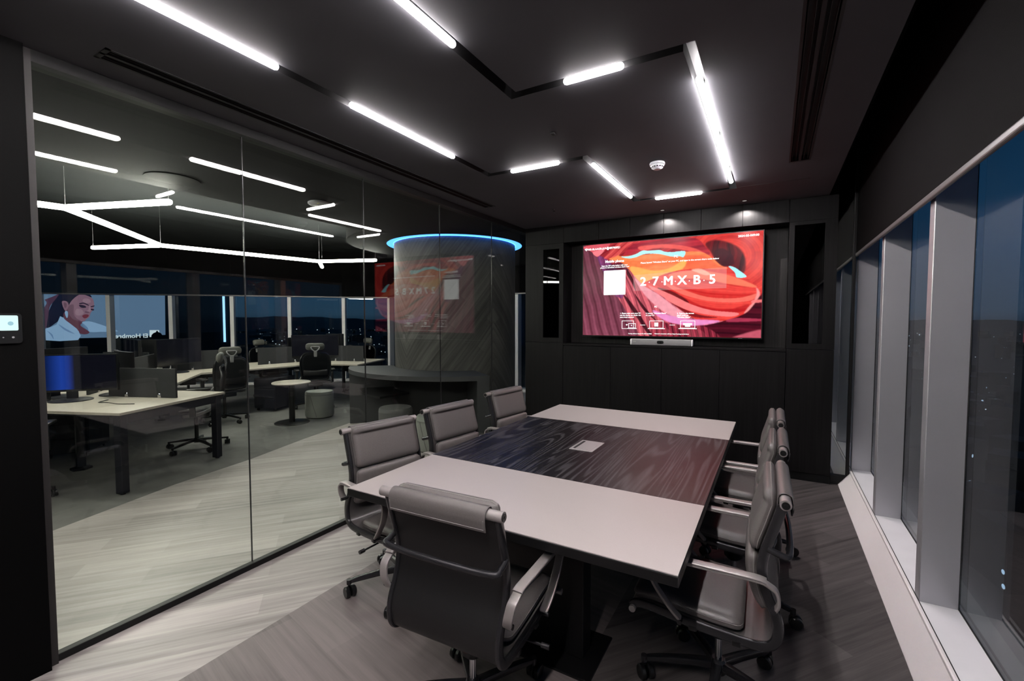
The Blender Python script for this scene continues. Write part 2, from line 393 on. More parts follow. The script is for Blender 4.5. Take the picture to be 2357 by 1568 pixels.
# ceiling of the meeting room with recessed channels
cw = 0.028
chan = [(-0.337, -2.4, -0.337, 1.2), (-1.99, -2.6, -1.99, 3.10), (-1.99, 3.10, -1.187, 3.10), (-1.187, 3.10, -1.187, 4.46), (-1.187, 4.46, -0.337, 4.46),
        (-1.187, -2.6, -1.187, 2.08), (-1.187, 2.08, -0.337, 2.08), (-0.337, 2.08, -0.337, 4.46)]
rects = [(min(a, c)-cw, max(a, c)+cw, min(b, d)-cw, max(b, d)+cw, 0.07) for a, b, c, d in chan]
slots = [(-2.60, -2.475, 0.86, 3.97, 0.05), (0.065, 0.20, -1.2, 3.95, 0.05)]
RX0, RX1, RY0, RY1 = -2.77, 0.415, -2.6, 5.15
def ceiling(bm, X0, X1, Y0, Y1, rects, z, top):
    xs = sorted({X0, X1} | {v for r in rects for v in r[:2]}); ys = sorted({Y0, Y1} | {v for r in rects for v in r[2:4]})
    xs = [x for x in xs if X0 <= x <= X1]; ys = [y for y in ys if Y0 <= y <= Y1]
    def depth(i, j):
        if i < 0 or j < 0 or i >= len(xs)-1 or j >= len(ys)-1: return 0
        cx = (xs[i]+xs[i+1])/2; cy = (ys[j]+ys[j+1])/2
        return max([r[4] for r in rects if r[0] < cx < r[1] and r[2] < cy < r[3]] or [0])
    for i in range(len(xs)-1):
        for j in range(len(ys)-1):
            d = depth(i, j); mi = 1 if d > 0 else 0
            f = bm.faces.new([bm.verts.new(v) for v in ((xs[i], ys[j], z+d), (xs[i], ys[j+1], z+d), (xs[i+1], ys[j+1], z+d), (xs[i+1], ys[j], z+d))]); f.material_index = mi
            for (ii, jj, p, q) in ((i-1, j, (xs[i], ys[j]), (xs[i], ys[j+1])), (i+1, j, (xs[i+1], ys[j]), (xs[i+1], ys[j+1])), (i, j-1, (xs[i], ys[j]), (xs[i+1], ys[j])), (i, j+1, (xs[i], ys[j+1]), (xs[i+1], ys[j+1]))):
                d2 = depth(ii, jj)
                if d > d2:
                    f = bm.faces.new([bm.verts.new(v) for v in ((*p, z+d2), (*q, z+d2), (*q, z+d), (*p, z+d))]); f.material_index = 1
    box(bm, X0, X1, Y0, Y1, z+0.1, top, 0)
bm = newbm(); ceiling(bm, RX0, RX1, RY0, RY1, rects+slots, CZ, 3.0)
me_c = bpy.data.meshes.new('ceiling'); bm.to_mesh(me_c); bm.free(); me_c.materials.append(M['ceil']); me_c.materials.append(M['channel'])
o = bpy.data.objects.new('ceiling', me_c); COL.objects.link(o); o['kind'] = 'structure'
# fine expansion joint towards the windows
bm = newbm(); box(bm, -0.30, 0.23, 4.452, 4.460, CZ-0.002, CZ+0.001); struct('trim_1', bm, M['gasket'])
# raised black slab over the blind pocket and the office
bm = newbm(); box(bm, -16, 1.3, -4, 9.4, 3.25, 3.4); struct('ceiling_upper', bm, M['ceil_high'])
# lower ceiling of the office corridor with its round bay about the column
CCX, CCY, CR = -4.335, 5.77, 0.93
pts = [(-2.85, -4.0), (-2.85, 8.6), (-4.335, 8.6)]
pts += [(-4.335-0.9, 8.55)]
a0, a1 = math.radians(115), math.radians(259.4)
for k in range(41):
    a = a0+(a1-a0)*k/40; pts.append((CCX+1.6*math.cos(a), CCY+1.6*math.sin(a)))
pts += [(-4.63, 4.18), (-4.63, -4.0)]
bm = newbm(); prism(bm, list(reversed(pts)), CZ, 3.25); struct('ceiling_office', bm, M['ceil_off'])
bm = newbm(); box(bm, -2.85, 0.45, 5.6, 8.6, CZ, 3.25); struct('ceiling_next_room', bm, M['ceil_off'])

# left wall: dark pier in front, then the glass partition
bm = newbm(); box(bm, -2.90, -2.735, -2.6, 0.675, 0, 3.0); 
struct('wall_left_pier', bm, M['pier'])
bm = newbm(); box(bm, -2.85, -2.765, 0.675, 0.705, 0, CZ); struct('trim_pier', bm, M['ptrim'])
bm = newbm(); box(bm, -2.9, 1.3, -2.75, -2.6, 0, 3.25); struct('wall_back', bm, M['pier'])
gl = thing('glass_partition', 'frameless glass partition on a black floor rail along the left side of the room', 'partition')
gl['kind'] = 'structure'
JY = [0.705, 1.612, 2.548, 3.489, 4.42, 5.36]
for i in range(5):
    b = newbm(); box(b, GX-0.005, GX+0.005, JY[i]+0.002, JY[i+1]-0.002, 0.03, 2.655); link('glass_pane', b, M['glass'], gl)
for i in range(1, 5):
    b = newbm(); box(b, GX-0.0055, GX+0.0055, JY[i]-0.002, JY[i]+0.002, 0.03, 2.655); link('glass_joint', b, M['joint'], gl)
b = newbm(); bbox(b, -2.820, -2.779, 0.705, 5.40, 0, 0.034, 0.003); link('floor_rail', b, M['frame'], gl)
b = newbm(); box(b, -2.855, -2.765, 0.705, 5.40, 2.650, 2.70); link('head_rail', b, M['frame'], gl)
b = newbm(); bbox(b, -2.85, -2.765, 5.36, 5.42, 0, 2.70, 0.003); link('end_post', b, M['frame'], gl)
# glass return of the neighbouring room beside the windows
gr = thing('glass_return', 'narrow black framed glass panel between cabinet and windows', 'partition'); gr['kind'] = 'structure'
b = newbm(); box(b, 0.49, 0.615, 5.215, 5.225, 0.05, 2.95); link('glass_pane', b, M['glass'], gr)
b = newbm(); bbox(b, 0.612, 0.636, 5.19, 5.25, 0.06, 3.1, 0.003); link('end_post', b, M['frame'], gr)
b = newbm(); bbox(b, 0.49, 0.614, 5.19, 5.25, 0.0, 0.085, 0.003); link('floor_rail', b, M['frame'], gr)

# ------------------------------------------------------------------ facade
def facade_run(P, zh, name, z_top=3.25, nstart=1, kerb_in=0.15, deep=0.165, zs=0.035, fe='finfront'):
    """P: fin positions (fin front, inside of the building on the left when walking P). One window per bay."""
    n = nstart
    for i in range(len(P)-1):
        a = Vector((*P[i], 0)); b = Vector((*P[i+1], 0)); d = (b-a).normalized(); out = Vector((-d.y, d.x, 0))  # outward = left of travel
        L = (b-a).length
        Mx = Matrix(((d.x, out.x, 0, a.x), (d.y, out.y, 0, a.y), (0, 0, 1, 0), (0, 0, 0, 1)))
        w = thing('window_%d' % n, None, None); w['kind'] = 'structure'
        g = newbm(); box(g, -0.0, L, deep, deep+0.012, zs-0.005, z_top, M4=Mx); link('window_pane', g, M['glasswin'], w)
        s = newbm(); box(s, 0, L, 0.0, deep, -0.05, zs, M4=Mx); link('window_sill', s, M['white'], w)
        s = newbm(); box(s, 0, L, deep-0.003, deep+0.002, zs-0.005, zs+0.004, M4=Mx); link('gasket', s, M['gasket'], w)
        f = newbm(); bbox(f, -0.04, 0.04, 0.004, deep-0.001, zs-0.005, z_top, 0.003, 1, M4=Mx)
        for fc in f.faces:
            c = Mx.inverted() @ fc.calc_center_median()
            if c.y < 0.02: fc.material_index = 1
        link('mullion', f, [M['finw'], M[fe]], w)
        s = newbm(); box(s, 0.0395, 0.042, deep-0.003, deep, zs, z_top, M4=Mx); box(s, -0.042, -0.0395, deep-0.003, deep, zs, z_top, M4=Mx); link('gasket', s, M['gasket'], w)
        s = newbm(); A_ = [s.verts.new(Mx @ Vector((0, yy, zz))) for yy, zz in ((-kerb_in, -0.02), (-kerb_in, 0.004), (-0.016, zs-0.014), (-0.016, zs+0.002), (-0.010, zs+0.005), (0, zs+0.005), (0, -0.02))]
        B_ = [s.verts.new(v.co+d*L) for v in A_]; s.faces.new(A_); s.faces.new(B_[::-1])
        for q in range(7): s.faces.new((A_[q], B_[q], B_[(q+1) % 7], A_[(q+1) % 7]))
        link('sill_kerb', s, M['kerb'], w)
        s = newbm(); box(s, 0, L, -0.0005, 0.004, zs-0.007, zs+0.0055, M4=Mx); link('gasket', s, M['gasket'], w)
        # roller blind with hem bar
        k = newbm(); box(k, 0, L, -0.022, -0.017, zh+0.015, z_top, M4=Mx)
        bl = link('roller_blind', k, M['blind'], w)
        k = newbm()
        sec = rrect(0.020, 0.034, 0.009, 3)
        sweep(k, [Mx @ Vector((0, -0.02, zh)), Mx @ Vector((L, -0.02, zh))], [(q[1], q[0]) for q in sec], side=(0, 0, 1))
        link('hem_bar', k, M['blindbar'], bl)
        n += 1
    return n
# right-hand side, travelling towards -Y so that outward (left of travel) is +X
ys = [9.42, 8.17, 6.92, 5.67, 4.42, 3.17, 1.92, 0.67, -0.58, -1.83, -3.08]
nw = facade_run([(0.658, (y+0.04)*0.933) for y in ys], 2.142, 'right', kerb_in=0.105, deep=0.154, zs=0.136, fe='finw')
# far side of the office: left to right
far = [(-14.3, -3.9), (-14.3, -2.65), (-14.3, -1.4), (-14.3, -0.15), (-14.3, 1.10), (-14.15, 2.32), (-13.72, 3.42), (-12.98, 4.36), (-12.02, 5.17), (-11.12, 6.05), (-10.30, 6.97), (-9.50, 7.92), (-8.62, 8.60), (-7.37, 8.62), (-6.12, 8.64), (-4.87, 8.66), (-3.62, 8.68), (-2.37, 8.70), (-1.12, 8.72), (0.13, 8.74), (0.655, 8.75)]
facade_run(far, 2.12, 'far', nstart=nw)
bm = newbm(); box(bm, -14.5, -2.9, -4.05, -3.9, 0, 3.25); struct('wall_office_back', bm, M['pier'])

# ------------------------------------------------------------------ display wall at the end of the room
Y0 = 5.15
# upper frieze of panels, with seams, and wall behind the recess
fr = thing('wall_display_panelling', None, None); fr['kind'] = 'structure'
seams = [-2.765, -2.24, -1.80, -1.432, -1.063, -0.687, -0.298, 0.105, 0.49]
for i in range(len(seams)-1):
    b = newbm(); bbox(b, seams[i]+0.0015, seams[i+1]-0.0015, Y0+0.001, Y0+0.03, 2.485, CZ-0.001, 0.001, 1); link('panel', b, M['veneer'], fr)
b = newbm(); box(b, -2.765, 0.49, Y0+0.03, Y0+0.45, 2.485, 3.0)
link('bulkhead', b, M['veneer'], fr)
for x0, x1 in ((-2.24, -1.66), (-1.66, -1.07), (-1.07, -0.48), (-0.48, 0.105)):
    b = newbm(); bbox(b, x0+0.001, x1-0.001, Y0+0.26, Y0+0.28, 1.262, 2.485, 0.001, 1); link('back_panel', b, M['veneer_in'], fr)
b = newbm(); box(b, -2.765, 0.49, Y0+0.28, Y0+0.45, 0, 2.485); link('core', b, M['veneer'], fr)

# low cabinet under the screen
mc = thing('media_cabinet', 'long low dark wood cabinet under the television with four plain doors', 'cabinet', (0, 0, 0))
b = newbm(); box(b, -2.238, 0.104, Y0+0.022, Y0+0.25, 0.0, 1.235); link('body', b, M['veneer'], mc)
b = newbm(); bbox(b, -2.238, 0.104, Y0-0.002, Y0+0.255, 1.24, 1.262, 0.002); link('ledge_top', b, M['veneer'], mc)
b = newbm(); box(b, -2.238, 0.104, Y0+0.012, Y0+0.022, 0, 0.075); link('plinth', b, M['blackmatte'], mc)
dx = [-2.238, -1.643, -1.066, -0.482, 0.104]
for i in range(4):
    b = newbm(); bbox(b, dx[i]+0.0015, dx[i+1]-0.0015, Y0, Y0+0.021, 0.08, 1.236, 0.001, 1); link('door', b, M['veneer'], mc)
# two tall display cabinets with smoked glass doors
def display_cab(x0, x1, gx0, gx1, z0, z1, label):
    t = thing('display_cabinet', label, 'cabinet')
    b = newbm()
    box(b, x0, gx0, Y0, Y0+0.26, 1.27, 2.483); box(b, gx1, x1, Y0, Y0+0.26, 1.27, 2.483)
    box(b, gx0, gx1, Y0, Y0+0.26, 1.27, z0); box(b, gx0, gx1, Y0, Y0+0.26, z1, 2.483); box(b, gx0, gx1, Y0+0.24, Y0+0.26, z0, z1)
    link('body', b, M['veneer'], t)
    b = newbm(); box(b, gx0, gx1, Y0+0.006, Y0+0.012, z0, z1); link('glass_door', b, M['smoke'], t)
    b = newbm(); box(b, gx0, gx1, Y0+0.03, Y0+0.24, (z0+z1)/2-0.009, (z0+z1)/2+0.009); link('shelf', b, M['veneer'], t)
    b = newbm(); bbox(b, x0+0.001, x1-0.001, Y0, Y0+0.26, 0.08, 1.266, 0.001, 1); link('lower_door', b, M['veneer'], t)
    b = newbm(); box(b, x0, x1, Y0+0.012, Y0+0.26, 0.0, 0.08); link('plinth', b, M['blackmatte'], t)
    return t
display_cab(-2.762, -2.241, -2.515, -2.297, 1.328, 2.42, 'tall dark cabinet with a narrow smoked glass door left of the television')
display_cab(0.107, 0.488, 0.150, 0.392, 1.322, 2.45, 'tall dark cabinet with a smoked glass door right of the television, two beaded rings inside')
def ring(x, z, R, beads, br, label, cat='ornament'):
    t = thing('beaded_ring', label, cat, (x, Y0+0.12, z), 0, None)
    b = newbm()
    for k in range(beads):
        a = 2*PI*k/beads
        q = bmesh.new(); bmesh.ops.create_icosphere(q, subdivisions=1, radius=br*(0.8+0.4*random.random()))
        merge(b, q, Mloc(R*math.cos(a), 0.012*math.cos(3*a), R*math.sin(a)*0.86+0.35*R*math.cos(a)*0.5))
    link('beads', b, M['steel'], t, smooth='all')
    b = newbm(); lathe(b, [(0.045, 0), (0.045, 0.008), (0.008, 0.012), (0.008, max(0.012, 0.10-0.001))], 20, c=(0, 0.02, -R-0.10)); link('stand', b, M['black'], t, smooth=True)
    return t
ring(0.265, 2.10, 0.098, 30, 0.0060, 'thin ring of pale beads on the upper shelf behind the smoked glass')
ring(0.265, 1.47, 0.085, 44, 0.0110, 'thick ring of pale beads on the lower shelf behind the smoked glass')

# ------------------------------------------------------------------ light lines in the ceiling
def tube_light(x0, y0, x1, y1, label, z=CZ-0.003, parts=1, lm='led'):
    t = thing('linear_ceiling_light', label, 'ceiling light', (x0, y0, z), 0, 'light tubes in the ceiling channels')
    b = newbm(); d = Vector((x1-x0, y1-y0, 0)); L = d.length; d.normalize()
    e0 = d*0.01
    P = [d*0.0, d*0.006, d*0.014, d*(L-0.014), d*(L-0.006), d*L]
    for k in range(parts):
        a = d*(L*k/parts+(0.004 if k else 0)); c = d*(L*(k+1)/parts-(0.004 if k < parts-1 else 0)); q = (c-a)
        pp = [a, a+d*0.005, a+d*0.014, c-d*0.014, c-d*0.005, c]
        sweep(b, pp, circ(0.0155, 14), side=(0, 0, 1), scale=[0.35, 0.8, 1, 1, 0.8, 0.35])
    link('led_tube', b, M[lm], t, smooth='all')
    for k in range(3):
        b = newbm(); c = d*(L*(0.1+0.4*k)); cyl(b, c+Vector((0, 0, 0.0115)), c+Vector((0, 0, CZ+0.07-z)), 0.004, 6); link('holder', b, M['black'], t)
    return t
tube_light(-1.985, -0.95, -1.985, 1.315, 'light tube in the left ceiling channel, nearest length beside the glass')
tube_light(-1.985, 1.72, -1.985, 2.63, 'light tube in the left ceiling channel, shorter length farther on')
tube_light(-1.79, 3.10, -1.385, 3.10, 'short crosswise light tube where the left channel turns')
tube_light(-1.187, 3.26, -1.187, 4.30, 'light tube in the ceiling channel in front of the television left half')
tube_light(-1.00, 4.46, -0.59, 4.46, 'short crosswise light tube closest to the television wall')
tube_light(-1.187, -0.75, -1.187, 1.58, 'light tube above the near end of the table, cut by the top of the photo')
tube_light(-0.907, 2.08, -0.615, 2.08, 'short crosswise light tube above the middle of the table')
tube_light(-0.337, 2.36, -0.337, 4.25, 'long bright light tube on the window side, with a joint in it', parts=2, lm='led2')

tube_light(-0.337, -1.3, -0.337, 1.0, 'light tube on the window side above the camera, outside the photo', lm='led_added')  # unseen tube added to lift the near table, kerb and mullions
tube_light(-0.337, 5.9, -0.337, 8.0, 'light tube in the ceiling of the neighbouring room')  # unseen tube added to light the windows beyond the glass return
def slot_diffuser(x0, x1, y0, y1, label):
    t = thing('slot_diffuser', label, 'air vent', ((x0+x1)/2, (y0+y1)/2, CZ), 0)
    w = (x1-x0)/2; l = (y1-y0)/2; b = newbm()
    for (a, c) in ((-w, -w+0.012), (w-0.012, w), (-0.008, 0.008)): box(b, a, c, -l, l, -0.003, 0.03)
    for s in (-1, 1): box(b, -w, w, s*l-(0.02 if s > 0 else 0), s*l+(0 if s > 0 else 0.02), -0.003, 0.03)
    link('frame', b, M['channel'], t)
    b = newbm()
    for s in (-1, 1):
        for k in range(2): 
            xx = s*(w/2+0.002)+(-0.012 if k else 0.012); box(b, xx-0.001, xx+0.001, -l+0.02, l-0.02, 0.002, 0.025)
    link('blades', b, M['gasket'], t)
    b = newbm(); box(b, -w, w, -l, l, 0.031, 0.045); link('plenum', b, M['gasket'], t)
slot_diffuser(-2.60, -2.475, 0.86, 3.97, 'long linear air slot in the ceiling along the glass partition')
slot_diffuser(0.065, 0.20, -1.2, 3.95, 'long linear air slot in the ceiling on the window side')
# smoke detector
t = thing('smoke_detector', 'white smoke detector on the ceiling between the light tubes', 'smoke detector', (-0.77, 3.476, CZ))
b = newbm(); lathe(b, [(0.052, 0), (0.054, -0.004), (0.054, -0.016), (0.046, -0.018)], 28); link('base', b, M['det'], t, smooth=True)
b = newbm(); lathe(b, [(0.047, -0.018), (0.047, -0.026), (0.040, -0.038), (0.026, -0.046), (0.0255, -0.048), (0.001, -0.048)], 28); link('cover', b, M['det'], t, smooth=True)
b = newbm()
for k in range(14):
    a = 2*PI*k/14; m_ = Matrix.Rotation(a, 4, 'Z'); box(b, 0.0405, 0.0445, -0.006, 0.006, -0.036, -0.028, M4=m_)
link('sensor_slot', b, M['gasket'], t)
t = thing('ceiling_sensor', 'small black square sensor on the ceiling above the table', 'sensor', (-1.207, 2.606, CZ))
b = newbm(); bbox(b, -0.013, 0.013, -0.017, 0.017, -0.012, 0, 0.003); link('housing', b, M['gasket'], t)
t = thing('sprinkler_head', 'tiny metal sprinkler head in the ceiling near the glass partition', 'sprinkler', (-2.016, 4.383, CZ))
b = newbm(); lathe(b, [(0.018, 0), (0.018, -0.003), (0.006, -0.004), (0.006, -0.016), (0.014, -0.018), (0.014, -0.020)], 16); link('body', b, M['chrome'], t, smooth=True)
# two downlights washing the panels above the screen
for x, lab in ((-1.045, 'recessed downlight in the ceiling washing the panels above the middle of the television'), (-0.275, 'recessed downlight in the ceiling washing the panels above the right of the television')):
    t = thing('recessed_downlight', lab, 'ceiling light', (x, 4.985, CZ), 0)
    b = newbm(); lathe(b, [(0.022, 0.0), (0.030, 0.0), (0.030, -0.003), (0.022, -0.004)], 24, cap=False); link('trim_ring', b, M['gasket'], t, smooth=True)
    b = newbm(); lathe(b, [(0.0005, -0.0005), (0.021, -0.001), (0.021, 0.0), (0.0005, 0.0)], 20); link('lens', b, M['spot'], t)
    ld = bpy.data.lights.new('downlight_beam', 'SPOT'); ld.energy = 48; ld.color = (1, 0.93, 0.9); ld.spot_size = math.radians(128); ld.spot_blend = 0.4; ld.shadow_soft_size = 0.003
    lo = bpy.data.objects.new('downlight_beam', ld); COL.objects.link(lo); lo.location = (x, 4.985, CZ-0.012); lo.rotation_euler = (math.radians(12), 0, 0)

# ------------------------------------------------------------------ television
def srgb(c): 
    c = np.asarray(c, float)/255.0
    return np.where(c <= 0.04045, c/12.92, ((c+0.055)/1.055)**2.4)
NX, NY = 620, 350
uu, vv = np.meshgrid(np.linspace(0, 1, NX), np.linspace(0, 1, NY))
X_ = 125+2000*uu; top_ = 330-180*uu; bot_ = 1330+35*uu
Y_ = top_+vv*(bot_-top_)      # painting coordinates
rng = np.random.RandomState(3)
def smooth_noise(sx_, sy_, seed):
    r = np.random.RandomState(seed); g = r.rand(sy_+2, sx_+2)
    fx = uu*sx_; fy = vv*sy_; ix = np.minimum(fx.astype(int), sx_); iy = np.minimum(fy.astype(int), sy_); tx = fx-ix; ty = fy-iy
    tx = tx*tx*(3-2*tx); ty = ty*ty*(3-2*ty)
    return (g[iy, ix]*(1-tx)+g[iy, ix+1]*tx)*(1-ty)+(g[iy+1, ix]*(1-tx)+g[iy+1, ix+1]*tx)*ty
def poly(pts):
    P = smooth2(pts); ins = np.zeros(X_.shape, bool)
    n = len(P)
    for i in range(n):
        x1, y1 = P[i]; x2, y2 = P[(i+1) % n]
        if y1 == y2: continue
        c = ((y1 > Y_) != (y2 > Y_)) & (X_ < (x2-x1)*(Y_-y1)/(y2-y1)+x1); ins ^= c
    return ins
def smooth2(pts):
    out = []; N = len(pts); n = 6
    for i in range(N):
        a, b, c, d = [np.array(pts[(i+k) % N], float) for k in (-1, 0, 1, 2)]
        for k in range(n):
            t = k/n; out.append(tuple(0.5*((2*b)+(-a+c)*t+(2*a-5*b+4*c-d)*t*t+(-a+3*b-3*c+d)*t**3)))
    return out
def blur(m, k=1):
    m = m.astype(float)
    for _ in range(k):
        m = (m+np.roll(m, 1, 0)+np.roll(m, -1, 0)+np.roll(m, 1, 1)+np.roll(m, -1, 1))/5
    return m
img = np.zeros((NY, NX, 3)); img[:] = srgb((150, 40, 50))
def paint(mask, col, k=1, op=1.0):
    a = (blur(mask, k)*op)[..., None]; c = col if getattr(col, 'ndim', 1) == 3 else srgb(col)
    img[:] = img*(1-a)+c*a
def stripes(phase, lo, hi, sharp=1.0):
    s = 0.5+0.30*np.sin(phase)+0.14*np.sin(2.7*phase+1.3)+0.08*np.sin(6.1*phase+0.4); s = np.clip(s, 0, 1)**sharp
    return srgb(lo)*(1-s[..., None])+srgb(hi)*s[..., None]
nz1 = 0.35*smooth_noise(5, 3, 1)+0.2*smooth_noise(11, 6, 9); nz2 = 0.4*smooth_noise(18, 10, 2); nz3 = smooth_noise(60, 40, 5)
# upper left crimson folds, radiating from the pinched point
ph = (X_*0.9+Y_*1.5)*0.028+nz1*7+nz2*1.5
paint(np.ones(X_.shape, bool), stripes(ph, (122, 22, 36), (200, 58, 64)), 0)
# big red wall on the right with the dark hollow
r_ = np.hypot((X_-1800)/1.15, (Y_-440)*1.0)
paint(X_ > 1380+0.15*(Y_-200), stripes(r_*0.045+nz1*5, (196, 38, 40), (232, 70, 60)), 3)
cave = poly([(1560, 300), (1640, 255), (1760, 270), (1880, 330), (1950, 430), (1965, 560), (1930, 640), (1830, 560), (1740, 550), (1660, 470), (1620, 400)])
paint(cave, stripes(X_*0.05+nz2*9+nz1*5, (46, 8, 20), (118, 20, 30)), 10)
paint(poly([(1650, 380), (1740, 350), (1830, 420), (1850, 530), (1740, 548), (1665, 480)]), (58, 10, 26), 7, 0.85)
# upper dark crimson band above the cyan sky
paint(poly([(830, 270), (1400, 225), (1560, 330), (1600, 420), (1400, 400), (1180, 330), (960, 340), (700, 420), (640, 420)]), stripes((Y_+0.16*X_)*0.05+nz1*5, (128, 24, 44), (196, 44, 60)), 4)
paint(poly([(830, 330), (1100, 302), (1320, 318), (1480, 360), (1560, 420), (1300, 362), (1050, 345), (860, 372)]), (244, 92, 84), 4, 0.8)
# orange dome below the sky strip
paint(poly([(455, 470), (590, 425), (640, 440), (1340, 385), (1560, 405), (1720, 540), (1790, 575), (1560, 590), (1360, 600), (1180, 640), (1050, 740), (900, 770), (790, 690), (700, 580), (600, 510)]),
      stripes((Y_+0.1*X_)*0.035+nz1*6+nz2*2, (238, 112, 62), (250, 142, 88)), 3)
paint(poly([(720, 560), (1000, 600), (1180, 570), (1330, 480), (1360, 500), (1330, 570), (1160, 680), (1000, 770), (880, 770)]), (246, 186, 96), 7, 0.8)
paint(poly([(1340, 430), (1560, 440), (1700, 540), (1760, 580), (1400, 580), (1330, 580), (1370, 510)]), (240, 92, 62), 6, 0.7)
# middle red body with long arcs
body = poly([(860, 760), (1000, 690), (1180, 620), (1400, 580), (1700, 590), (1960, 670), (2070, 790), (2100, 870), (2040, 1000), (1950, 1090), (1760, 1160), (1560, 1205), (1360, 1190), (1180, 1110), (1020, 980), (900, 850)])
arc = Y_+230*np.sin((X_-900)/1250*PI*0.9)*-1.0*0.0
q_ = (Y_-600)-0.42*(X_-900)+0.00021*(X_-900)**2
paint(body, stripes(q_*0.040+nz1*4+nz2*1.2, (196, 26, 30), (240, 76, 68)), 2)
for (pts, c, k, op) in (
    ([(1180, 640), (1450, 600), (1760, 640), (2010, 740), (2060, 790), (1800, 750), (1500, 690), (1250, 690)], (252, 128, 96), 4, 0.8),
    ([(1420, 590), (1520, 580), (1620, 640), (1560, 650), (1480, 620)], (250, 196, 170), 4, 0.7),
    ([(1100, 720), (1300, 800), (1600, 900), (1900, 910), (2080, 860), (2040, 930), (1850, 960), (1580, 940), (1280, 850)], (250, 120, 104), 3, 0.75),
    ([(1300, 880), (1560, 1010), (1800, 1040), (2000, 980), (1950, 1060), (1760, 1090), (1520, 1060)], (176, 22, 30), 4, 0.7),
    ([(1050, 790), (1250, 850), (1400, 960), (1300, 950), (1120, 860)], (60, 8, 20), 4, 0.85),
    ([(940, 770), (1200, 870), (1420, 980), (1640, 1050), (1900, 1080), (1840, 1120), (1600, 1100), (1360, 1040), (1150, 940)], (250, 128, 128), 2, 0.95),
    ([(980, 830), (1200, 960), (1480, 1090), (1700, 1130), (1480, 1130), (1280, 1050), (1080, 930)], (110, 14, 26), 2, 0.9)): paint(poly(pts), c, k, op)
# right rim light
paint(poly([(2070, 790), (2105, 870), (2050, 1010), (1960, 1090), (1990, 1030), (2040, 960), (2075, 870)]), (248, 160, 158), 5, 0.8)
# lower right darkness
paint(poly([(2110, 880), (2140, 880), (2140, 1380), (1400, 1380), (1400, 1230), (1760, 1170), (1960, 1090), (2040, 1000)]), stripes(Y_*0.06+nz1*5, (44, 8, 20), (92, 18, 36)), 3)
paint(poly([(2040, 935), (2140, 930), (2140, 955), (2030, 965)]), (240, 120, 120), 2, 0.9)
paint(poly([(1860, 1140), (2140, 1150), (2140, 1170), (1800, 1180)]), (190, 60, 90), 3, 0.7)
paint(poly([(1900, 1340), (2140, 1270), (2140, 1380), (1850, 1380)]), (220, 100, 120), 8, 0.7)
# big pink folds sweeping down to the right
f_ = (X_-430)*0.9-(Y_-600)*0.62+0.00025*(Y_-400)**2
folds = poly([(640, 560), (720, 600), (800, 690), (900, 780), (1060, 860), (1250, 1000), (1400, 1110), (1560, 1180), (1760, 1170), (1600, 1215), (1500, 1240), (1500, 1380), (250, 1380), (400, 900), (600, 700)])
paint(folds, stripes(f_*0.085+nz1*3+nz2*2.0, (112, 36, 52), (236, 112, 124), 0.8), 1)
paint(poly([(780, 690), (900, 780), (1060, 870), (1230, 1000), (1400, 1120), (1340, 1160), (1160, 1090), (1010, 980), (880, 850)]), (240, 160, 172), 6, 0.9)
paint(poly([(1000, 1050), (1200, 1110), (1420, 1150), (1720, 1170), (1560, 1215), (1400, 1225), (1200, 1190), (1060, 1120)]), (236, 146, 206), 7, 0.9)
for w_, pts in ((3, [(660, 880), (740, 960), (860, 1120), (990, 1330), (950, 1330), (820, 1150), (700, 980), (640, 880)]), (2, [(690, 590), (760, 700), (800, 830), (850, 960), (790, 830), (730, 720), (680, 640)]), (2, [(1100, 1180), (1260, 1250), (1420, 1380), (1320, 1380), (1180, 1270)]), (2, [(780, 860), (860, 960), (960, 1080), (1050, 1180), (900, 1060), (820, 950)])): paint(poly(pts), (38, 6, 18), w_, 0.92)
paint(poly([(1060, 1190), (1400, 1230), (1560, 1230), (1700, 1380), (1020, 1380)]), stripes(f_*0.11+nz2*3, (58, 10, 24), (190, 62, 84), 1.2), 4, 0.8)
# left mauve wall
l_ = (X_-130)*1.0-(Y_-330)*0.30
left = poly([(100, 380), (200, 385), (310, 452), (400, 600), (470, 740), (560, 880), (700, 1100), (800, 1380), (100, 1380)])
paint(left, stripes(l_*0.055+nz1*4+nz2*1.8, (74, 30, 42), (128, 66, 84)), 2)
img[:] = np.where(left[..., None], img*(1+0.45*np.clip((Y_-760)/600, 0, 1)[..., None]), img)
paint(poly([(310, 450), (420, 470), (560, 590), (650, 640), (640, 900), (520, 860), (400, 640)]), stripes(l_*0.08+nz2*2, (84, 36, 84), (136, 70, 130)), 6, 0.85)
paint(poly([(430, 560), (600, 510), (680, 570), (690, 600), (450, 600)]), (48, 14, 40), 5, 0.8)
# pink triangle and the pinched folds
paint(poly([(120, 345), (460, 295), (400, 370), (310, 450), (230, 395), (120, 360)]), (214, 88, 100), 1)
paint(poly([(250, 400), (400, 372), (312, 448)]), (246, 124, 134), 2)
paint(poly([(400, 470), (560, 440), (690, 320), (840, 275), (640, 250), (560, 300), (440, 420)]), stripes((X_+Y_*1.2)*0.06+nz2*3, (170, 36, 48), (236, 96, 92)), 2, 0.85)
# strips of sky
paint(poly([(612, 447), (700, 440), (790, 415), (870, 375), (940, 378), (1060, 368), (1130, 388), (1210, 390), (1345, 380), (1330, 446), (1285, 436), (1200, 440), (1060, 412), (900, 412), (790, 450), (700, 464)]), (176, 246, 252), 1)
paint(poly([(1798, 553), (1850, 560), (1905, 600), (1975, 668), (1885, 678), (1860, 620)]), (170, 240, 252), 1)
img *= (0.92+0.16*nz3)[..., None]
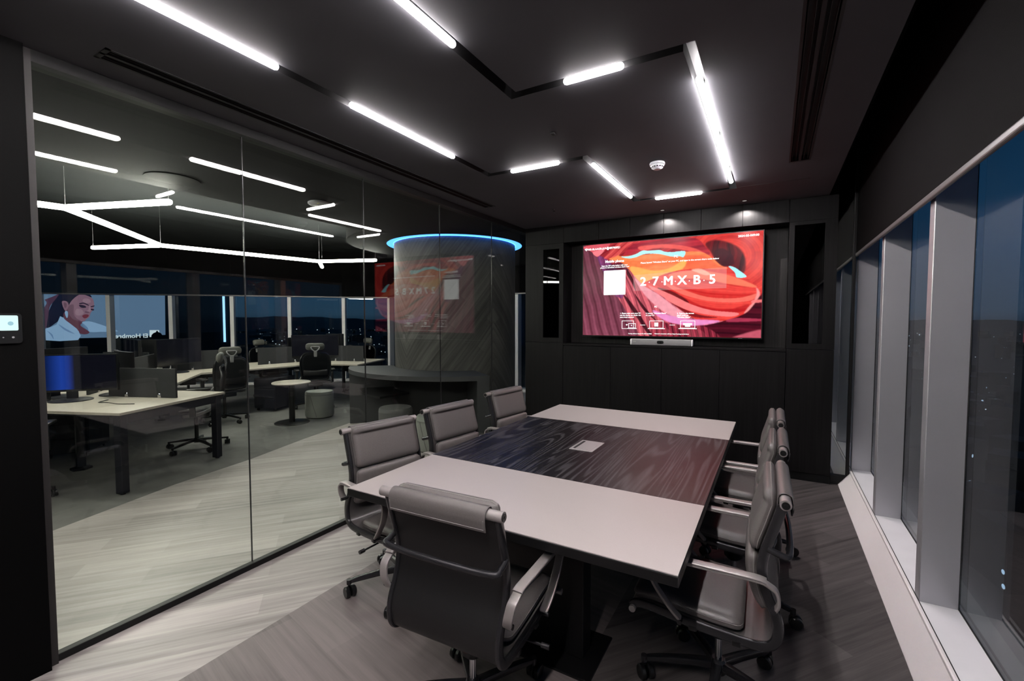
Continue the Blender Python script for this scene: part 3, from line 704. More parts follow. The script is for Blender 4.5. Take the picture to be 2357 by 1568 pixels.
# translucent code panel
pn = (X_ > 762) & (X_ < 1782) & (Y_ > 655-0.095*(X_-762)) & (Y_ < 832-0.035*(X_-762))
img[pn] = img[pn]*0.84+0.16*srgb((250, 215, 215))
img = np.clip(img, 0, 1)
TX0, TX1, TZ0, TZ1, TY = -2.008, -0.112, 1.367, 2.440, 5.215
tv = thing('television', 'very large flat television showing red canyon rock and a big white sharing code', 'television', ((TX0+TX1)/2, TY, TZ0))
tv.matrix_basis = Matrix.Translation(((TX0+TX1)/2, TY, TZ0))
ox, oz = -(TX0+TX1)/2, -TZ0
b = newbm(); bbox(b, TX0-0.012+ox, TX1+0.012+ox, 0.002, 0.055, -0.016, TZ1+0.012+oz, 0.004); link('housing', b, M['plastic'], tv)
b = newbm(); bbox(b, -0.35, 0.35, 0.055, 0.190, 0.3, 0.8, 0.004); link('wall_mount', b, M['frame'], tv)
gx = np.linspace(TX0+ox, TX1+ox, NX); gz = np.linspace(TZ1+oz, 0, NY)
GXX, GZZ = np.meshgrid(gx, gz); co = np.stack([GXX, np.full_like(GXX, 0.0005), GZZ], -1).reshape(-1, 3).astype(np.float32)
idx = np.arange(NX*NY).reshape(NY, NX); fq = np.stack([idx[:-1, :-1], idx[1:, :-1], idx[1:, 1:], idx[:-1, 1:]], -1).reshape(-1, 4)
me = bpy.data.meshes.new('screen_picture'); me.vertices.add(len(co)); me.vertices.foreach_set('co', co.ravel())
me.loops.add(fq.size); me.loops.foreach_set('vertex_index', fq.ravel().astype(np.int32))
me.polygons.add(len(fq)); me.polygons.foreach_set('loop_start', (np.arange(len(fq))*4).astype(np.int32))
me.update(calc_edges=True)
ca = me.color_attributes.new('picture', 'FLOAT_COLOR', 'POINT')
ca.data.foreach_set('color', np.concatenate([img.reshape(-1, 3), np.ones((NX*NY, 1))], 1).astype(np.float32).ravel())
mm = bpy.data.materials.new('tv_picture'); mm.use_nodes = True; t_ = mm.node_tree; t_.nodes.clear()
o_ = t_.nodes.new('ShaderNodeOutputMaterial'); k_ = t_.nodes.new('ShaderNodeEmission'); a_ = t_.nodes.new('ShaderNodeAttribute'); a_.attribute_name = 'picture'
g_ = t_.nodes.new('ShaderNodeBsdfGlossy'); g_.inputs['Roughness'].default_value = 0.18; g_.inputs[0].default_value = (0.010, 0.010, 0.010, 1); ad_ = t_.nodes.new('ShaderNodeAddShader')
k_.inputs[1].default_value = 1.15
t_.links.new(a_.outputs['Color'], k_.inputs[0]); t_.links.new(k_.outputs[0], ad_.inputs[0]); t_.links.new(g_.outputs[0], ad_.inputs[1]); t_.links.new(ad_.outputs[0], o_.inputs[0])
me.materials.append(mm)
so = bpy.data.objects.new('screen', me); COL.objects.link(so); so.parent = tv; so['label'] = 'lit screen picture of red and orange rock folds'
# white writing on the screen
def scr(X, Y):
    """painting coordinates -> local metres on the screen"""
    u = (X-125)/2000.0; tp = 330-180*u; bt = 1330+35*u; v = (Y-tp)/(bt-tp)
    # the view is slightly foreshortened: correct u for perspective of the photographed screen
    return TX0+ox+(TX1-TX0)*persp(u), (TZ1-TZ0)*(1-v)
def persp(u): 
    k = 0.072
    return u*(1+k)/(1+k*u) if False else u
YT = -0.0012
def txt(b, s, X, Y, size, bold=0.0012, align='LEFT', sp=1.0):
    x, z = scr(X, Y); text_bm(b, s, size, Mloc(x, YT, z, PI/2), bold, align, 0, sp)
b = newbm()
for ch, X in zip('27MXB5', (880, 1022, 1168, 1320, 1477, 1638)):
    b = newbm()
    for q1, q2 in ((0, 0), (-4.5, 0), (4.5, 0), (-2.5, 4), (2.5, -4), (2.5, 4), (-2.5, -4)): txt(b, ch, X+q1, 770-(X-880)*0.034+q2*0.7, 0.135, 0.0, 'CENTER')
    link('share_code_letter', b, M['ui'], so)
for X in (952, 1097, 1247, 1398, 1552): b = newbm(); txt(b, '·', X, 770-(X-880)*0.034, 0.10, 0.0, 'CENTER'); link('separator_dot', b, M['ui'], so)
def tb(lines):
    b = newbm()
    for L_ in lines: txt(b, *L_)
    link('screen_text', b, M['ui'], so)
tb([('MR-BLAAGR-JUNTAS', 188, 384, 0.031, 0.0009)]); tb([('19790921', 462, 362, 0.033, 0.0009)])
tb([('2024-05-04', 1885, 226, 0.030, 0.0009)]); tb([('19:00', 2016, 215, 0.030, 0.0009)])
tb([('Mobile phone', 530, 510, 0.040, 0.0012, 'CENTER')])
tb([('Scan the QR code below with your', 530, 552, 0.0215, 0.0006, 'CENTER'), ('phone to download wireless share tool', 530, 572, 0.0215, 0.0006, 'CENTER')])
tb([('PC', 1250, 450, 0.034, 0.001, 'CENTER')])
tb([('Please launch "Wireless Share" on your PC, and type in the screen share code below', 1275, 496, 0.0235, 0.0006, 'CENTER')])
tb([('PC', 1030, 1018, 0.024, 0.001, 'CENTER')])
for X, L in ((605, ('1. Please make sure your PC', 'and the device are under the', 'same local network')), (915, ('2. Launch "Wireless Share"', 'on your PC')), (1270, ('3. Type in the screen', 'share code on', '"Wireless Share"'))):
    tb([(s_, X, 1092+22*k, 0.0205, 0.0006) for k, s_ in enumerate(L)])
tb([('Casting address: https://172.168.2.23:8088', 708, 1320, 0.0155, 0.0004)]); tb([('Network connection address: https://casting.com/airshare', 1020, 1322, 0.0155, 0.0004)])
# icons: wifi fan, padlock, three computers with dashes, blank white card where the code stood
b = newbm()
def rectl(b, X0, Y0_, X1, Y1_, w=0.005):
    (x0, z0), (x1, z1) = scr(X0, Y0_), scr(X1, Y1_)
    for a in ((x0, x1, z0, z0-w), (x0, x1, z1+w, z1), (x0, x0+w, z0, z1), (x1-w, x1, z0, z1)): box(b, min(a[:2]), max(a[:2]), YT-0.0004, YT, min(a[2:]), max(a[2:]))
def rectf(b, X0, Y0_, X1, Y1_):
    (x0, z0), (x1, z1) = scr(X0, Y0_), scr(X1, Y1_); box(b, min(x0, x1), max(x0, x1), YT-0.0004, YT, min(z0, z1), max(z0, z1))
def fan(b, X, Y, R, a0=math.radians(45), a1=math.radians(135)):
    x, z = scr(X, Y); v = [b.verts.new((x, YT, z))]+[b.verts.new((x+R*math.cos(a0+(a1-a0)*k/8), YT, z+R*math.sin(a0+(a1-a0)*k/8))) for k in range(9)]
    b.faces.new(v)
fan(b, 165, 392, 0.032); link('icon', b, M['ui'], so); b = newbm(); fan(b, 445, 362, 0.013, 0, 2*PI*0.999); rectl(b, 438, 338, 452, 355, 0.003); link('icon', b, M['ui'], so); b = newbm()
rectl(b, 628, 1168, 775, 1262); rectf(b, 700, 1252, 808, 1262); rectl(b, 710, 1198, 798, 1254); fan(b, 690, 1226, 0.018); fan(b, 748, 1230, 0.012); link('icon', b, M['ui'], so)
for X in (1040, 1388):
    b = newbm(); rectl(b, X-80, 1168, X+80, 1256); rectf(b, X-98, 1254, X+98, 1264)
    if X == 1040: rectf(b, 1018, 1190, 1062, 1235)
    else: rectf(b, 1340, 1196, 1436, 1218); rectf(b, 1360, 1218, 1416, 1238)
    link('icon', b, M['ui'], so)
for X in (881, 1220): b = newbm(); rectf(b, X-31, 1216, X+31, 1221); link('dash', b, M['ui'], so)
b = newbm(); (x0, z0), (x1, z1) = scr(396, 608), scr(668, 872); prism(b, [(x0+0.0+q[0]+(x1-x0)/2, z1+(z0-z1)/2+q[1]) for q in rrect(x1-x0, z0-z1, 0.008)], 0, 0.0006, M4=Matrix(((1, 0, 0, 0), (0, 0, -1, YT), (0, 1, 0, 0), (0, 0, 0, 1)))); link('white_card', b, M['ui'], so)
b = newbm(); box(b, 0.74, 0.78, 0.0015, 0.003, -0.0105, -0.0065); link('maker_mark', b, M['dim'], tv)

# video bar standing on the ledge
vb = thing('video_bar', 'grey video conference bar with a camera in its middle, on the ledge below the television', 'video bar', (-1.085, 5.20, 1.262))
b = newbm(); bbox(b, -0.318, 0.318, -0.035, 0.03, 0.004, 0.074, 0.008, 3); link('body', b, plain('grey_speaker_cloth', (0.25, 0.245, 0.25), 0.6, noise=0.06, nscale=300), vb, smooth=True)
for s in (-1, 1):
    b = newbm(); bbox(b, s*0.326-0.008, s*0.326+0.008, -0.035, 0.03, 0.004, 0.074, 0.006, 2); link('end_cap', b, M['white'], vb, smooth=True)
b = newbm(); prism(b, rrect(0.072, 0.034, 0.016, 5), 0, 0.004, M4=Matrix(((1, 0, 0, 0.0), (0, 0, -1, -0.035), (0, 1, 0, 0.040), (0, 0, 0, 1)))); cam_o = link('camera_window', b, M['plastic'], vb)
b = newbm(); cyl(b, (0, -0.0385, 0.040), (0, -0.042, 0.040), 0.012, 20); link('lens', b, M['chrome'], cam_o, smooth=True)
b = newbm(); box(b, -0.29, 0.29, -0.02, 0.02, 0, 0.0045); link('foot', b, M['plastic'], vb)
b = newbm(); box(b, -0.30, -0.265, -0.0356, -0.035, 0.042, 0.0455); link('maker_mark', b, M['steel'], vb)

# ------------------------------------------------------------------ conference table
TXa, TXb, TYa, TYb, TZ = -1.770, -0.243, 1.480, 4.000, 0.740
tb = thing('conference_table', 'large conference table, black wood centre between two pale grey end panels', 'table', ((TXa+TXb)/2, (TYa+TYb)/2, 0))
ox2, oy2 = (TXa+TXb)/2, (TYa+TYb)/2
hx, hy = (TXb-TXa)/2, (TYb-TYa)/2
ya, yb = 2.112-oy2, 3.365-oy2
def tpart(name, x0, x1, y0, y1, z0, z1, m, bev=0.002):
    b = newbm(); bbox(b, x0, x1, y0, y1, z0, z1, bev, 2); return link(name, b, m, tb)
p1 = tpart('end_panel', -hx+0.003, hx-0.003, -hy+0.003, ya-0.0008, TZ-0.004, TZ, M['greytop'], 0.0006)
p2 = tpart('end_panel', -hx+0.003, hx-0.003, yb+0.0008, hy-0.003, TZ-0.004, TZ, M['greytop'], 0.0006)
p3 = tpart('centre_panel', -hx+0.003, hx-0.003, ya+0.0008, yb-0.0008, TZ-0.004, TZ, M['ash'], 0.0006); p3['label'] = 'black wood centre panel with pale grain'
tpart('table_edge', -hx, hx, -hy, hy, TZ-0.040, TZ-0.0045, M['black'], 0.003)
tpart('under_frame', -hx+0.16, hx-0.16, -hy+0.22, hy-0.22, TZ-0.09, TZ-0.041, M['blackmatte'])
for s in (-1, 1):
    tpart('pedestal', -0.29, 0.29, s*0.80-0.05, s*0.80+0.05, 0.012, TZ-0.09, M['black'], 0.004)
    tpart('foot_plate', -0.36, 0.36, s*0.80-0.16, s*0.80+0.16, 0.0, 0.012, M['black'], 0.003)
tpart('cable_trunk', -0.10, 0.10, -0.75, 0.75, 0.35, TZ-0.09, M['blackmatte'])
cb = thing('cable_box', 'square silver cable outlet with a dark slot in the middle of the table', 'cable outlet', (-1.024, 2.750, TZ))
b = newbm(); bbox(b, -0.076, 0.076, -0.118, 0.118, -0.002, 0.003, 0.0015); link('frame', b, M['steel'], cb)
b = newbm(); bbox(b, -0.038, 0.058, -0.105, 0.105, 0.0025, 0.0045, 0.0008); link('lid', b, M['steel'], cb)
b = newbm(); prism(b, [(-0.052+q[0], q[1]) for q in rrect(0.016, 0.19, 0.006, 4)], 0.0028, 0.0036); link('slot', b, M['gasket'], cb)

# ------------------------------------------------------------------ soft pad conference chairs
PROF = [(-0.207, 0.905), (-0.183, 0.82), (-0.157, 0.73), (-0.150, 0.66), (-0.168, 0.58), (-0.196, 0.515), (-0.205, 0.465), (-0.195, 0.415), (-0.160, 0.390), (-0.08, 0.386), (0.08, 0.396), (0.22, 0.414), (0.285, 0.414), (0.305, 0.398)]
prof3 = smooth_path([(0, p[0], p[1]) for p in PROF], 5)
def sub(z_lo, z_hi, back=True):
    pts = [(p.y, p.z) for p in prof3 if z_lo <= p.z <= z_hi and (p.y < -0.14)]
    return pts
FX = 0.232
def caster_mesh():
    b = newbm()
    for s in (-1, 1):
        q = Matrix.Translation((s*0.0145, 0.012, 0.027)) @ Matrix.Rotation(PI/2, 4, 'Y')
        lathe(b, [(0.006, -0.010), (0.023, -0.010), (0.027, -0.006), (0.027, 0.006), (0.023, 0.010), (0.006, 0.010)], 20, M4=q)
    # hood over the wheels
    q = Matrix.Translation((0, 0.012, 0.027)) @ Matrix.Rotation(PI/2, 4, 'Y')
    lathe(b, [(0.029, -0.004), (0.029, 0.004), (0.024, 0.004), (0.024, -0.004)], 14, cap=False, M4=q, a0=-PI, a1=0)
    cyl(b, (0, 0, 0.03), (0, 0, 0.082), 0.0055, 10)
    me = bpy.data.meshes.new('caster'); bmesh.ops.recalc_face_normals(b, faces=b.faces); b.to_mesh(me); b.free(); me.materials.append(M['plastic'])
    me.polygons.foreach_set('use_smooth', [True]*len(me.polygons))
    try: me.set_sharp_from_angle(angle=math.radians(35))
    except Exception: pass
    return me
CASTER = caster_mesh()
def star_base(t, R, spin, legm, zc=0.105):
    b = newbm(); lathe(b, [(0.030, 0.075), (0.036, 0.085), (0.036, 0.118), (0.028, 0.128), (0.024, 0.135)], 20); link('hub', b, legm, t, smooth=True)
    for k in range(5):
        a = spin+2*PI*k/5
        b = newbm(); P = smooth_path([(0.022, 0, 0.108), (0.12, 0, 0.104), (0.24, 0, 0.090), (R-0.012, 0, 0.082)], 4)
        n = len(P); sweep(b, P, rrect(0.040, 0.034, 0.007, 2), side=(0, 1, 0), scale=[1.0-0.42*i/(n-1) for i in range(n)])
        cyl(b, (R, 0, 0.066), (R, 0, 0.092), 0.0135, 12)
        l = link('leg', b, legm, t, smooth=True); l.rotation_euler = (0, 0, a)
        c = bpy.data.objects.new('caster', CASTER); COL.objects.link(c); c.parent = l; c.location = (R, 0, 0); c.scale = (1.2, 1.12, 1.12); c.rotation_euler = (0, 0, random.uniform(0, 6.28)-a)
def conference_chair():
    t = thing('conference_chair', 'x', 'chair', (0, 0, 0), 0, 'soft pad chairs around the conference table')
    # side frames
    for s in (-1, 1):
        b = newbm(); sweep(b, [p+Vector((s*FX, 0, 0)) for p in prof3], rrect(0.020, 0.034, 0.008, 2), side=(1, 0, 0)); link('side_frame', b, M['chairframe'], t, smooth=True)
    # sling, upper and seat
    b = newbm(); sweep(b, [p+Vector((0, 0, 0)) for p in prof3], [(FX-0.006, 0.003), (-FX+0.006, 0.003), (-FX+0.006, -0.003), (FX-0.006, -0.003)], side=(1, 0, 0)); link('sling', b, M['slingtop'], t, smooth=True)
    b = newbm(); sweep(b, [p+Vector((0, 0, 0)) for p in prof3 if p.y < -0.135 and p.z > 0.40], [(FX-0.010, 0.007), (-FX+0.010, 0.007), (-FX+0.010, 0.0035), (FX-0.010, 0.0035)], side=(1, 0, 0))
    bo = link('back_cover', b, M['sling'], t, smooth=True)
    # top and front rails
    b = newbm(); cyl(b, (-0.256, -0.216, 0.918), (0.256, -0.216, 0.918), 0.0185, 20); 
    tr = link('top_rail', b, M['alu'], t, smooth=True); tr['label'] = 'metal rail across the top of the back'
    for s in (-1, 1):
        b = newbm(); cyl(b, (s*0.2562, -0.216, 0.918), (s*0.2595, -0.216, 0.918), 0.013, 16); cyl(b, (s*0.2595, -0.216, 0.918), (s*0.2610, -0.216, 0.918), 0.005, 10); link('end_cap', b, M['black'], tr, smooth=True)
    b = newbm(); cyl(b, (-0.256, 0.300, 0.395), (0.256, 0.300, 0.395), 0.013, 16); link('front_rail', b, M['alu'], t, smooth=True)
    # leather flap wrapped over the top rail
    fl = [(-0.190, 0.872), (-0.193, 0.900), (-0.197, 0.932), (-0.216, 0.9415), (-0.236, 0.932), (-0.2425, 0.908), (-0.241, 0.888), (-0.237, 0.866)]
    b = newbm(); sweep(b, smooth_path([(0, *p) for p in fl], 4), rrect(0.404, 0.0045, 0.002, 1), side=(1, 0, 0)); f = link('leather_flap', b, M['leather'], t, smooth=True)
    b = newbm(); sweep(b, smooth_path([(-0.195, -0.2455, 0.905), (-0.195, -0.2418, 0.874), (0.195, -0.2418, 0.874), (0.195, -0.2455, 0.905)], 1), circ(0.0011, 5)); link('stitching', b, M['stitch'], f)
    # pads, path pushed to the front of the sling
    def off(z0, z1, d):
        pts = [p for p in prof3 if p.y < -0.13 and z0 <= p.z <= z1 and p.z > 0.40]; pts = sorted(pts, key=lambda p: p.z); out = []
        for i, p in enumerate(pts):
            a = pts[max(0, i-1)]; c = pts[min(len(pts)-1, i+1)]; tt = (c-a).normalized(); out.append((p.y+tt.z*d, p.z-tt.y*d))
        return out
    for (z0, z1) in ((0.715, 0.91), (0.505, 0.712)):
        b = newbm(); P = off(z0, z1, 0.032); P = [(P[0][0], z0+0.004)]+P[1:-1]+([(-0.170, 0.915), (-0.170, 0.943)] if z1 > 0.9 else [(P[-1][0], z1)])
        pip = pad(b, [(y, z) for y, z in P], 0.214, 0.042, 0.028); pd = link('back_pad', b, M['leather'], t, smooth='all')
        b = newbm(); sweep(b, pip, circ(0.0016, 5), closed=True); link('piping', b, M['stitch'], pd, smooth='all')
    b = newbm(); pip = pad(b, [(-0.095, 0.418), (0.0, 0.420), (0.12, 0.430), (0.22, 0.442), (0.275, 0.440), (0.305, 0.428)][::-1], 0.214, -0.052, 0.032)
    pd = link('seat_pad', b, M['leather'], t, smooth='all')
    b = newbm(); sweep(b, pip, circ(0.0016, 5), closed=True); link('piping', b, M['stitch'], pd, smooth='all')
    # bowed brace behind the back
    b = newbm(); P = smooth_path([(-0.236, -0.165, 0.748), (-0.236, -0.205, 0.735), (-0.215, -0.232, 0.728), (0, -0.240, 0.726), (0.215, -0.232, 0.728), (0.236, -0.205, 0.735), (0.236, -0.165, 0.748)], 5)
    sweep(b, P, circ(0.0115, 10)); link('back_brace', b, M['chairframe'], t, smooth=True)
    # armrests
    for s in (-1, 1):
        ar = smooth_path([(s*0.254, -0.190, 0.540), (s*0.264, -0.203, 0.575), (s*0.272, -0.196, 0.618), (s*0.276, -0.176, 0.636), (s*0.278, -0.142, 0.649), (s*0.280, -0.05, 0.651), (s*0.280, 0.14, 0.651), (s*0.278, 0.215, 0.643), (s*0.274, 0.238, 0.615), (s*0.268, 0.215, 0.540), (s*0.260, 0.160, 0.460), (s*0.250, 0.118, 0.412)], 4)
        b = newbm(); sweep(b, ar, rrect(0.034, 0.011, 0.004, 2), side=(1, 0, 0)); a = link('armrest', b, M['alu'], t, smooth=True)
        b = newbm(); P = [p+Vector((0, 0, 0.0075)) for p in ar if p.z > 0.642 and -0.165 < p.y < 0.205]
        n = len(P); sweep(b, P, rrect(0.038, 0.010, 0.005, 3), side=(1, 0, 0)); link('arm_pad', b, M['alu'], a, smooth=True)
        b = newbm(); cyl(b, (s*0.225, -0.188, 0.545), (s*0.275, -0.188, 0.545), 0.009, 12); link('fixing', b, M['chairframe'], a, smooth=True)
        b = newbm(); cyl(b, (s*0.225, 0.118, 0.408), (s*0.272, 0.118, 0.408), 0.009, 12); link('fixing', b, M['chairframe'], a, smooth=True)
    # tilt mechanism, column, lever
    b = newbm(); lathe(b, [(0.030, 0.232), (0.048, 0.250), (0.052, 0.285), (0.044, 0.34), (0.040, 0.375)], 20)
    bbox(b, -0.13, 0.13, -0.02, 0.06, 0.355, 0.380, 0.004); bbox(b, -0.045, 0.045, -0.09, 0.11, 0.325, 0.375, 0.012, 3)
    bbox(b, -0.245, 0.245, 0.06, 0.09, 0.372, 0.390, 0.004); bbox(b, -0.245, 0.245, -0.09, -0.06, 0.364, 0.384, 0.004)
    mech = link('tilt_mechanism', b, M['plastic'], t, smooth=True)
    b = newbm(); cyl(b, (0.05, 0.03, 0.345), (0.275, 0.045, 0.335), 0.005, 8); cyl(b, (0.275, 0.045, 0.335), (0.305, 0.047, 0.334), 0.010, 12); link('lever', b, M['chairframe'], t, smooth=True)
    b = newbm(); cyl(b, (0, 0, 0.13), (0, 0, 0.235), 0.0135, 16); link('gas_lift', b, M['chrome'], t, smooth=True)
    star_base(t, 0.298, 0.0, M['chairframe'])
    return t, mech
ch0, mech0 = conference_chair()
def place(o, x, y, face, label, spin=0.0):
    """face: compass of the direction the sitter looks, degrees from +X"""
    o.location = (x, y, 0); o.rotation_euler = (0, 0, math.radians(face-90)); o['label'] = label
    for c in o.children:
        if c.name.split('.')[0] in ('leg', 'hub'): c.rotation_euler[2] += math.radians(spin)-math.radians(face-90)
spots = [(-1.000, 1.430, 92.5, 'leather chair seen from behind at the near end of the table', 64),
         (-1.840, 1.930, -11, 'leather chair on the glass side of the table, closest to the camera', 12),
         (-1.830, 2.600, -7, 'leather chair in the middle of the three on the glass side', 30),
         (-1.850, 3.420, -6, 'leather chair on the glass side, farthest of the three from the camera', 50),
         (-0.172, 2.035, 181, 'leather chair on the window side, closest to the camera', -20),
         (-0.165, 2.745, 180, 'leather chair in the middle of the three on the window side', -20),
         (-0.168, 3.405, 180, 'leather chair on the window side, farthest of the three from the camera', 10)]
copies = [ch0]+[copy_tree(ch0) for _ in spots[1:]]
for o, s in zip(copies, spots): place(o, *s)
# round sticker on the mechanism of the near chair
mech_near = [c for c in copies[0].children if c.name.startswith('tilt_mechanism')][0]
b = newbm(); cyl(b, (0, -0.0500, 0.292), (0, -0.0532, 0.2925), 0.0095, 20); st = link('sticker', b, M['white'], mech_near, smooth=True); st['label'] = 'small round white sticker'
b = newbm(); box(b, -0.0055, 0.0055, -0.0538, -0.0532, 0.2965, 0.2985); box(b, 0.001, 0.004, -0.0538, -0.0532, 0.287, 0.298); box(b, -0.005, -0.002, -0.0538, -0.0532, 0.291, 0.295)
link('sticker_mark', b, M['gasket'], mech_near)
b = newbm(); box(b, -0.014, 0.012, -0.0528, -0.0505, 0.277, 0.2785); box(b, -0.012, 0.006, -0.0525, -0.0500, 0.273, 0.2745); link('red_print', b, plain('red_ink', (0.25, 0.01, 0.01), 0.5), mech_near)

# ------------------------------------------------------------------ door keypad on the dark pier
kp = thing('wall_keypad', 'black touch keypad with a lit pale display on the dark wall at the left edge', 'keypad', (-2.735, 0.555, 1.515))
Mk = Matrix(((0, 0, 1, 0), (1, 0, 0, 0), (0, 1, 0, 0), (0, 0, 0, 1)))   # x->y, y->z, z->x
b = newbm(); prism(b, rrect(0.150, 0.124, 0.012, 4), 0, 0.016, M4=Mk); link('body', b, M['plastic'], kp, smooth=True)
b = newbm(); prism(b, [(q[0], q[1]+0.022) for q in rrect(0.128, 0.062, 0.005, 3)], 0.016, 0.0168, M4=Mk); d = link('display', b, M['lcd'], kp)
b = newbm(); lathe(b, [(0.0085, 0.0169), (0.0085, 0.0172)], 20, c=(0.042, 0.020, 0), M4=Mk); link('icon', b, M['lcdb'], d)
b = newbm()
for x, y, r in ((0.048, -0.037, 0.004), (0.020, -0.037, 0.0025), (0.0, -0.037, 0.003)): lathe(b, [(r, 0.0161), (r, 0.0167)], 12, c=(x, y, 0), M4=Mk)
for s in (-1, 1):
    for q in (-1, 1): box(b, -0.0045, 0.0045, -0.0008, 0.0008, 0.0161, 0.0167, M4=Mk @ Mloc(0.003*q, -0.037+s*0.017, 0, 0, 0, -s*q*0.6))
link('touch_marks', b, M['dim'], kp)

# ------------------------------------------------------------------ open office: three-way desks
def dirv(a): a = math.radians(a); return Vector((math.cos(a), math.sin(a), 0))
C1 = Vector((-6.215, 1.820, 0)); C3 = C1+dirv(142)*2.52; C2 = C3+dirv(82)*2.52
HW, AL = 0.60, 1.17
def ydesk(c, a0, al, label, legs=(0, 1, 2), doff=0.0):
    t = thing('three_way_desk', label, 'desk', c, 0, None)
    pts = []
    for k in range(3):
        a = a0+120*k; d = dirv(a); n = Vector((-d.y, d.x, 0)); L = al[k]
        pts += [d*L-n*HW, d*L+n*HW, dirv(a+60)*(HW/math.sin(math.radians(60)))]
    b = newbm(); prism(b, pts, 0.716, 0.740); bmesh.ops.bevel(b, geom=list(b.edges), offset=0.002, segments=1, affect='EDGES'); link('desktop', b, M['desk'], t)
    b = newbm(); prism(b, [p*0.985 for p in pts], 0.700, 0.7155); link('desktop_edge', b, M['deskfr'], t)
    for k in range(3):
        a = a0+120*k; d = dirv(a); n = Vector((-d.y, d.x, 0)); L = al[k]
        Mx = Matrix(((d.x, n.x, 0, 0), (d.y, n.y, 0, 0), (0, 0, 1, 0), (0, 0, 0, 1)))
        b = newbm(); box(b, L-0.09, L-0.04, -HW+0.10, HW-0.10, 0.63, 0.70, M4=Mx); link('end_beam', b, M['deskfr'], t)
        b = newbm(); box(b, 0.0, L-0.06, -0.05, 0.05, 0.60, 0.70, M4=Mx); link('spine_beam', b, M['deskfr'], t)
        if k in legs:
            for s in (-1, 1):
                b = newbm(); bbox(b, L-0.10, L-0.03, s*(HW-0.06)-0.035, s*(HW-0.06)+0.035, 0.012, 0.70, 0.004, 1, M4=Mx); cyl(b, Mx @ Vector((L-0.065, s*(HW-0.06), 0)), Mx @ Vector((L-0.065, s*(HW-0.06), 0.012)), 0.02, 12); link('leg', b, M['deskfr'], t)
        q = doff if k == 0 else 0.0; b = newbm(); bbox(b, 0.20, L-0.17, q-0.012, q+0.012, 0.742, 1.045, 0.004, 2, M4=Mx); dv = link('divider_screen', b, M['divider'], t)
        for x in (0.42, L-0.36):
            b = newbm(); bbox(b, x-0.018, x+0.018, q-0.026, q+0.026, 0.740, 0.790, 0.012, 3, M4=Mx); link('clip', b, M['chrome'], dv, smooth='all')
    b = newbm(); lathe(b, [(0.09, 0.0), (0.09, 0.02), (0.04, 0.03), (0.04, 0.70)], 6); link('centre_post', b, M['deskfr'], t)
    return t
ydesk(C1, 22, (AL, 1.26, AL+0.09), 'pale three-way desk closest to the glass partition, its corner leg in front', legs=(0, 2), doff=0.15)
ydesk(C3, 82, (1.26, AL, 1.26), 'pale three-way desk in the middle, joined between the two others', legs=(1,))
ydesk(C2, 22, (AL, AL, 1.26), 'pale three-way desk nearest the far windows and the round column', legs=(0, 1))

def monitor(c, a, label, w=0.80, off=0.20, screen=None, curved=True, zc=1.02, h=0.36, group=None, tilt=0.0):
    """stands at desk centre c, pushed `off` towards seat direction a, screen facing a"""
    d = dirv(a); p = c+d*off
    t = thing('monitor', label, 'monitor', (p.x, p.y, 0.74), math.radians(a)-PI/2+PI, group)   # local -Y faces the seat
    # local frame: rotate so that local -Y = direction a
    t.rotation_euler = (0, 0, math.radians(a)+PI/2)
    z0, z1 = zc-0.74-h/2, zc-0.74+h/2
    R = 1.5; n = 14; A = w/R/2
    def curve(r, zz): return [(r*math.sin(-A+2*A*k/n), R-(r*math.cos(-A+2*A*k/n)) if True else 0) for k in range(n+1)]
    def arc(bm, r0, r1, za, zb, aa=A, mi=0):
        ring = []
        for k in range(n+1):
            th = -aa+2*aa*k/n
            ring.append([bm.verts.new((r*math.sin(th), -(R-1.5)+ (r*math.cos(th)-R)*-1*-1 if False else (R-r*math.cos(th))*-1+0.0, z)) for r, z in ((r0, za), (r1, za), (r1, zb), (r0, zb))])
        for k in range(n):
            for j in range(4):
                f = bm.faces.new((ring[k][j], ring[k+1][j], ring[k+1][(j+1) % 4], ring[k][(j+1) % 4])); f.material_index = mi
        bm.faces.new(ring[0][::-1]); bm.faces.new(ring[-1])
    # y = -(R - r cos th): edges come forward (towards the seat) for th != 0
    b = newbm(); arc(b, R, R+0.035, z0, z1); hs = link('housing', b, M['plastic'], t, smooth=True)
    b = newbm(); arc(b, R-0.002, R-0.0003, z0+0.02, z1-0.01, A*0.985); link('screen', b, screen or M['offscreen'], t, smooth=True)
    b = newbm(); bbox(b, -0.045, 0.045, 0.045, 0.075, 0.012, z1-0.12, 0.008, 2); bbox(b, -0.07, 0.07, 0.03, 0.06, (z0+z1)/2-0.06, (z0+z1)/2+0.06, 0.006, 2); link('stand', b, M['deskfr'], t, smooth=True)
    b = newbm(); lathe(b, [(0.17, 0.0), (0.17, 0.008), (0.155, 0.014), (0.03, 0.02)], 28, c=(0, 0.03, 0)); link('stand_base', b, M['deskfr'], t, smooth=True)
    return t
M['offscreen'] = plain('dark_glossy_screen', (0.006, 0.006, 0.010), 0.12, spec=0.6)
m, t2, b2 = mat('painted_reflection_screen')  # blue reflection of the column ring, painted as a glowing band
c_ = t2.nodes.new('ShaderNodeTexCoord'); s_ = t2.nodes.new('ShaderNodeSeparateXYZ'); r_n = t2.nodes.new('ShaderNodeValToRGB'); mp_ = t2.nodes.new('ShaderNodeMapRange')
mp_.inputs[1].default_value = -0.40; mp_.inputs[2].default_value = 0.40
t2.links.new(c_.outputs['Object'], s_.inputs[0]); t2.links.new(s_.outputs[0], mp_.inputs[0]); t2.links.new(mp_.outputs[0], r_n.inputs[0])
el = r_n.color_ramp.elements; el[0].position = 0.22; el[0].color = (0.0006, 0.0012, 0.006, 1); el[1].position = 1.0; el[1].color = (0.0005, 0.0006, 0.002, 1)
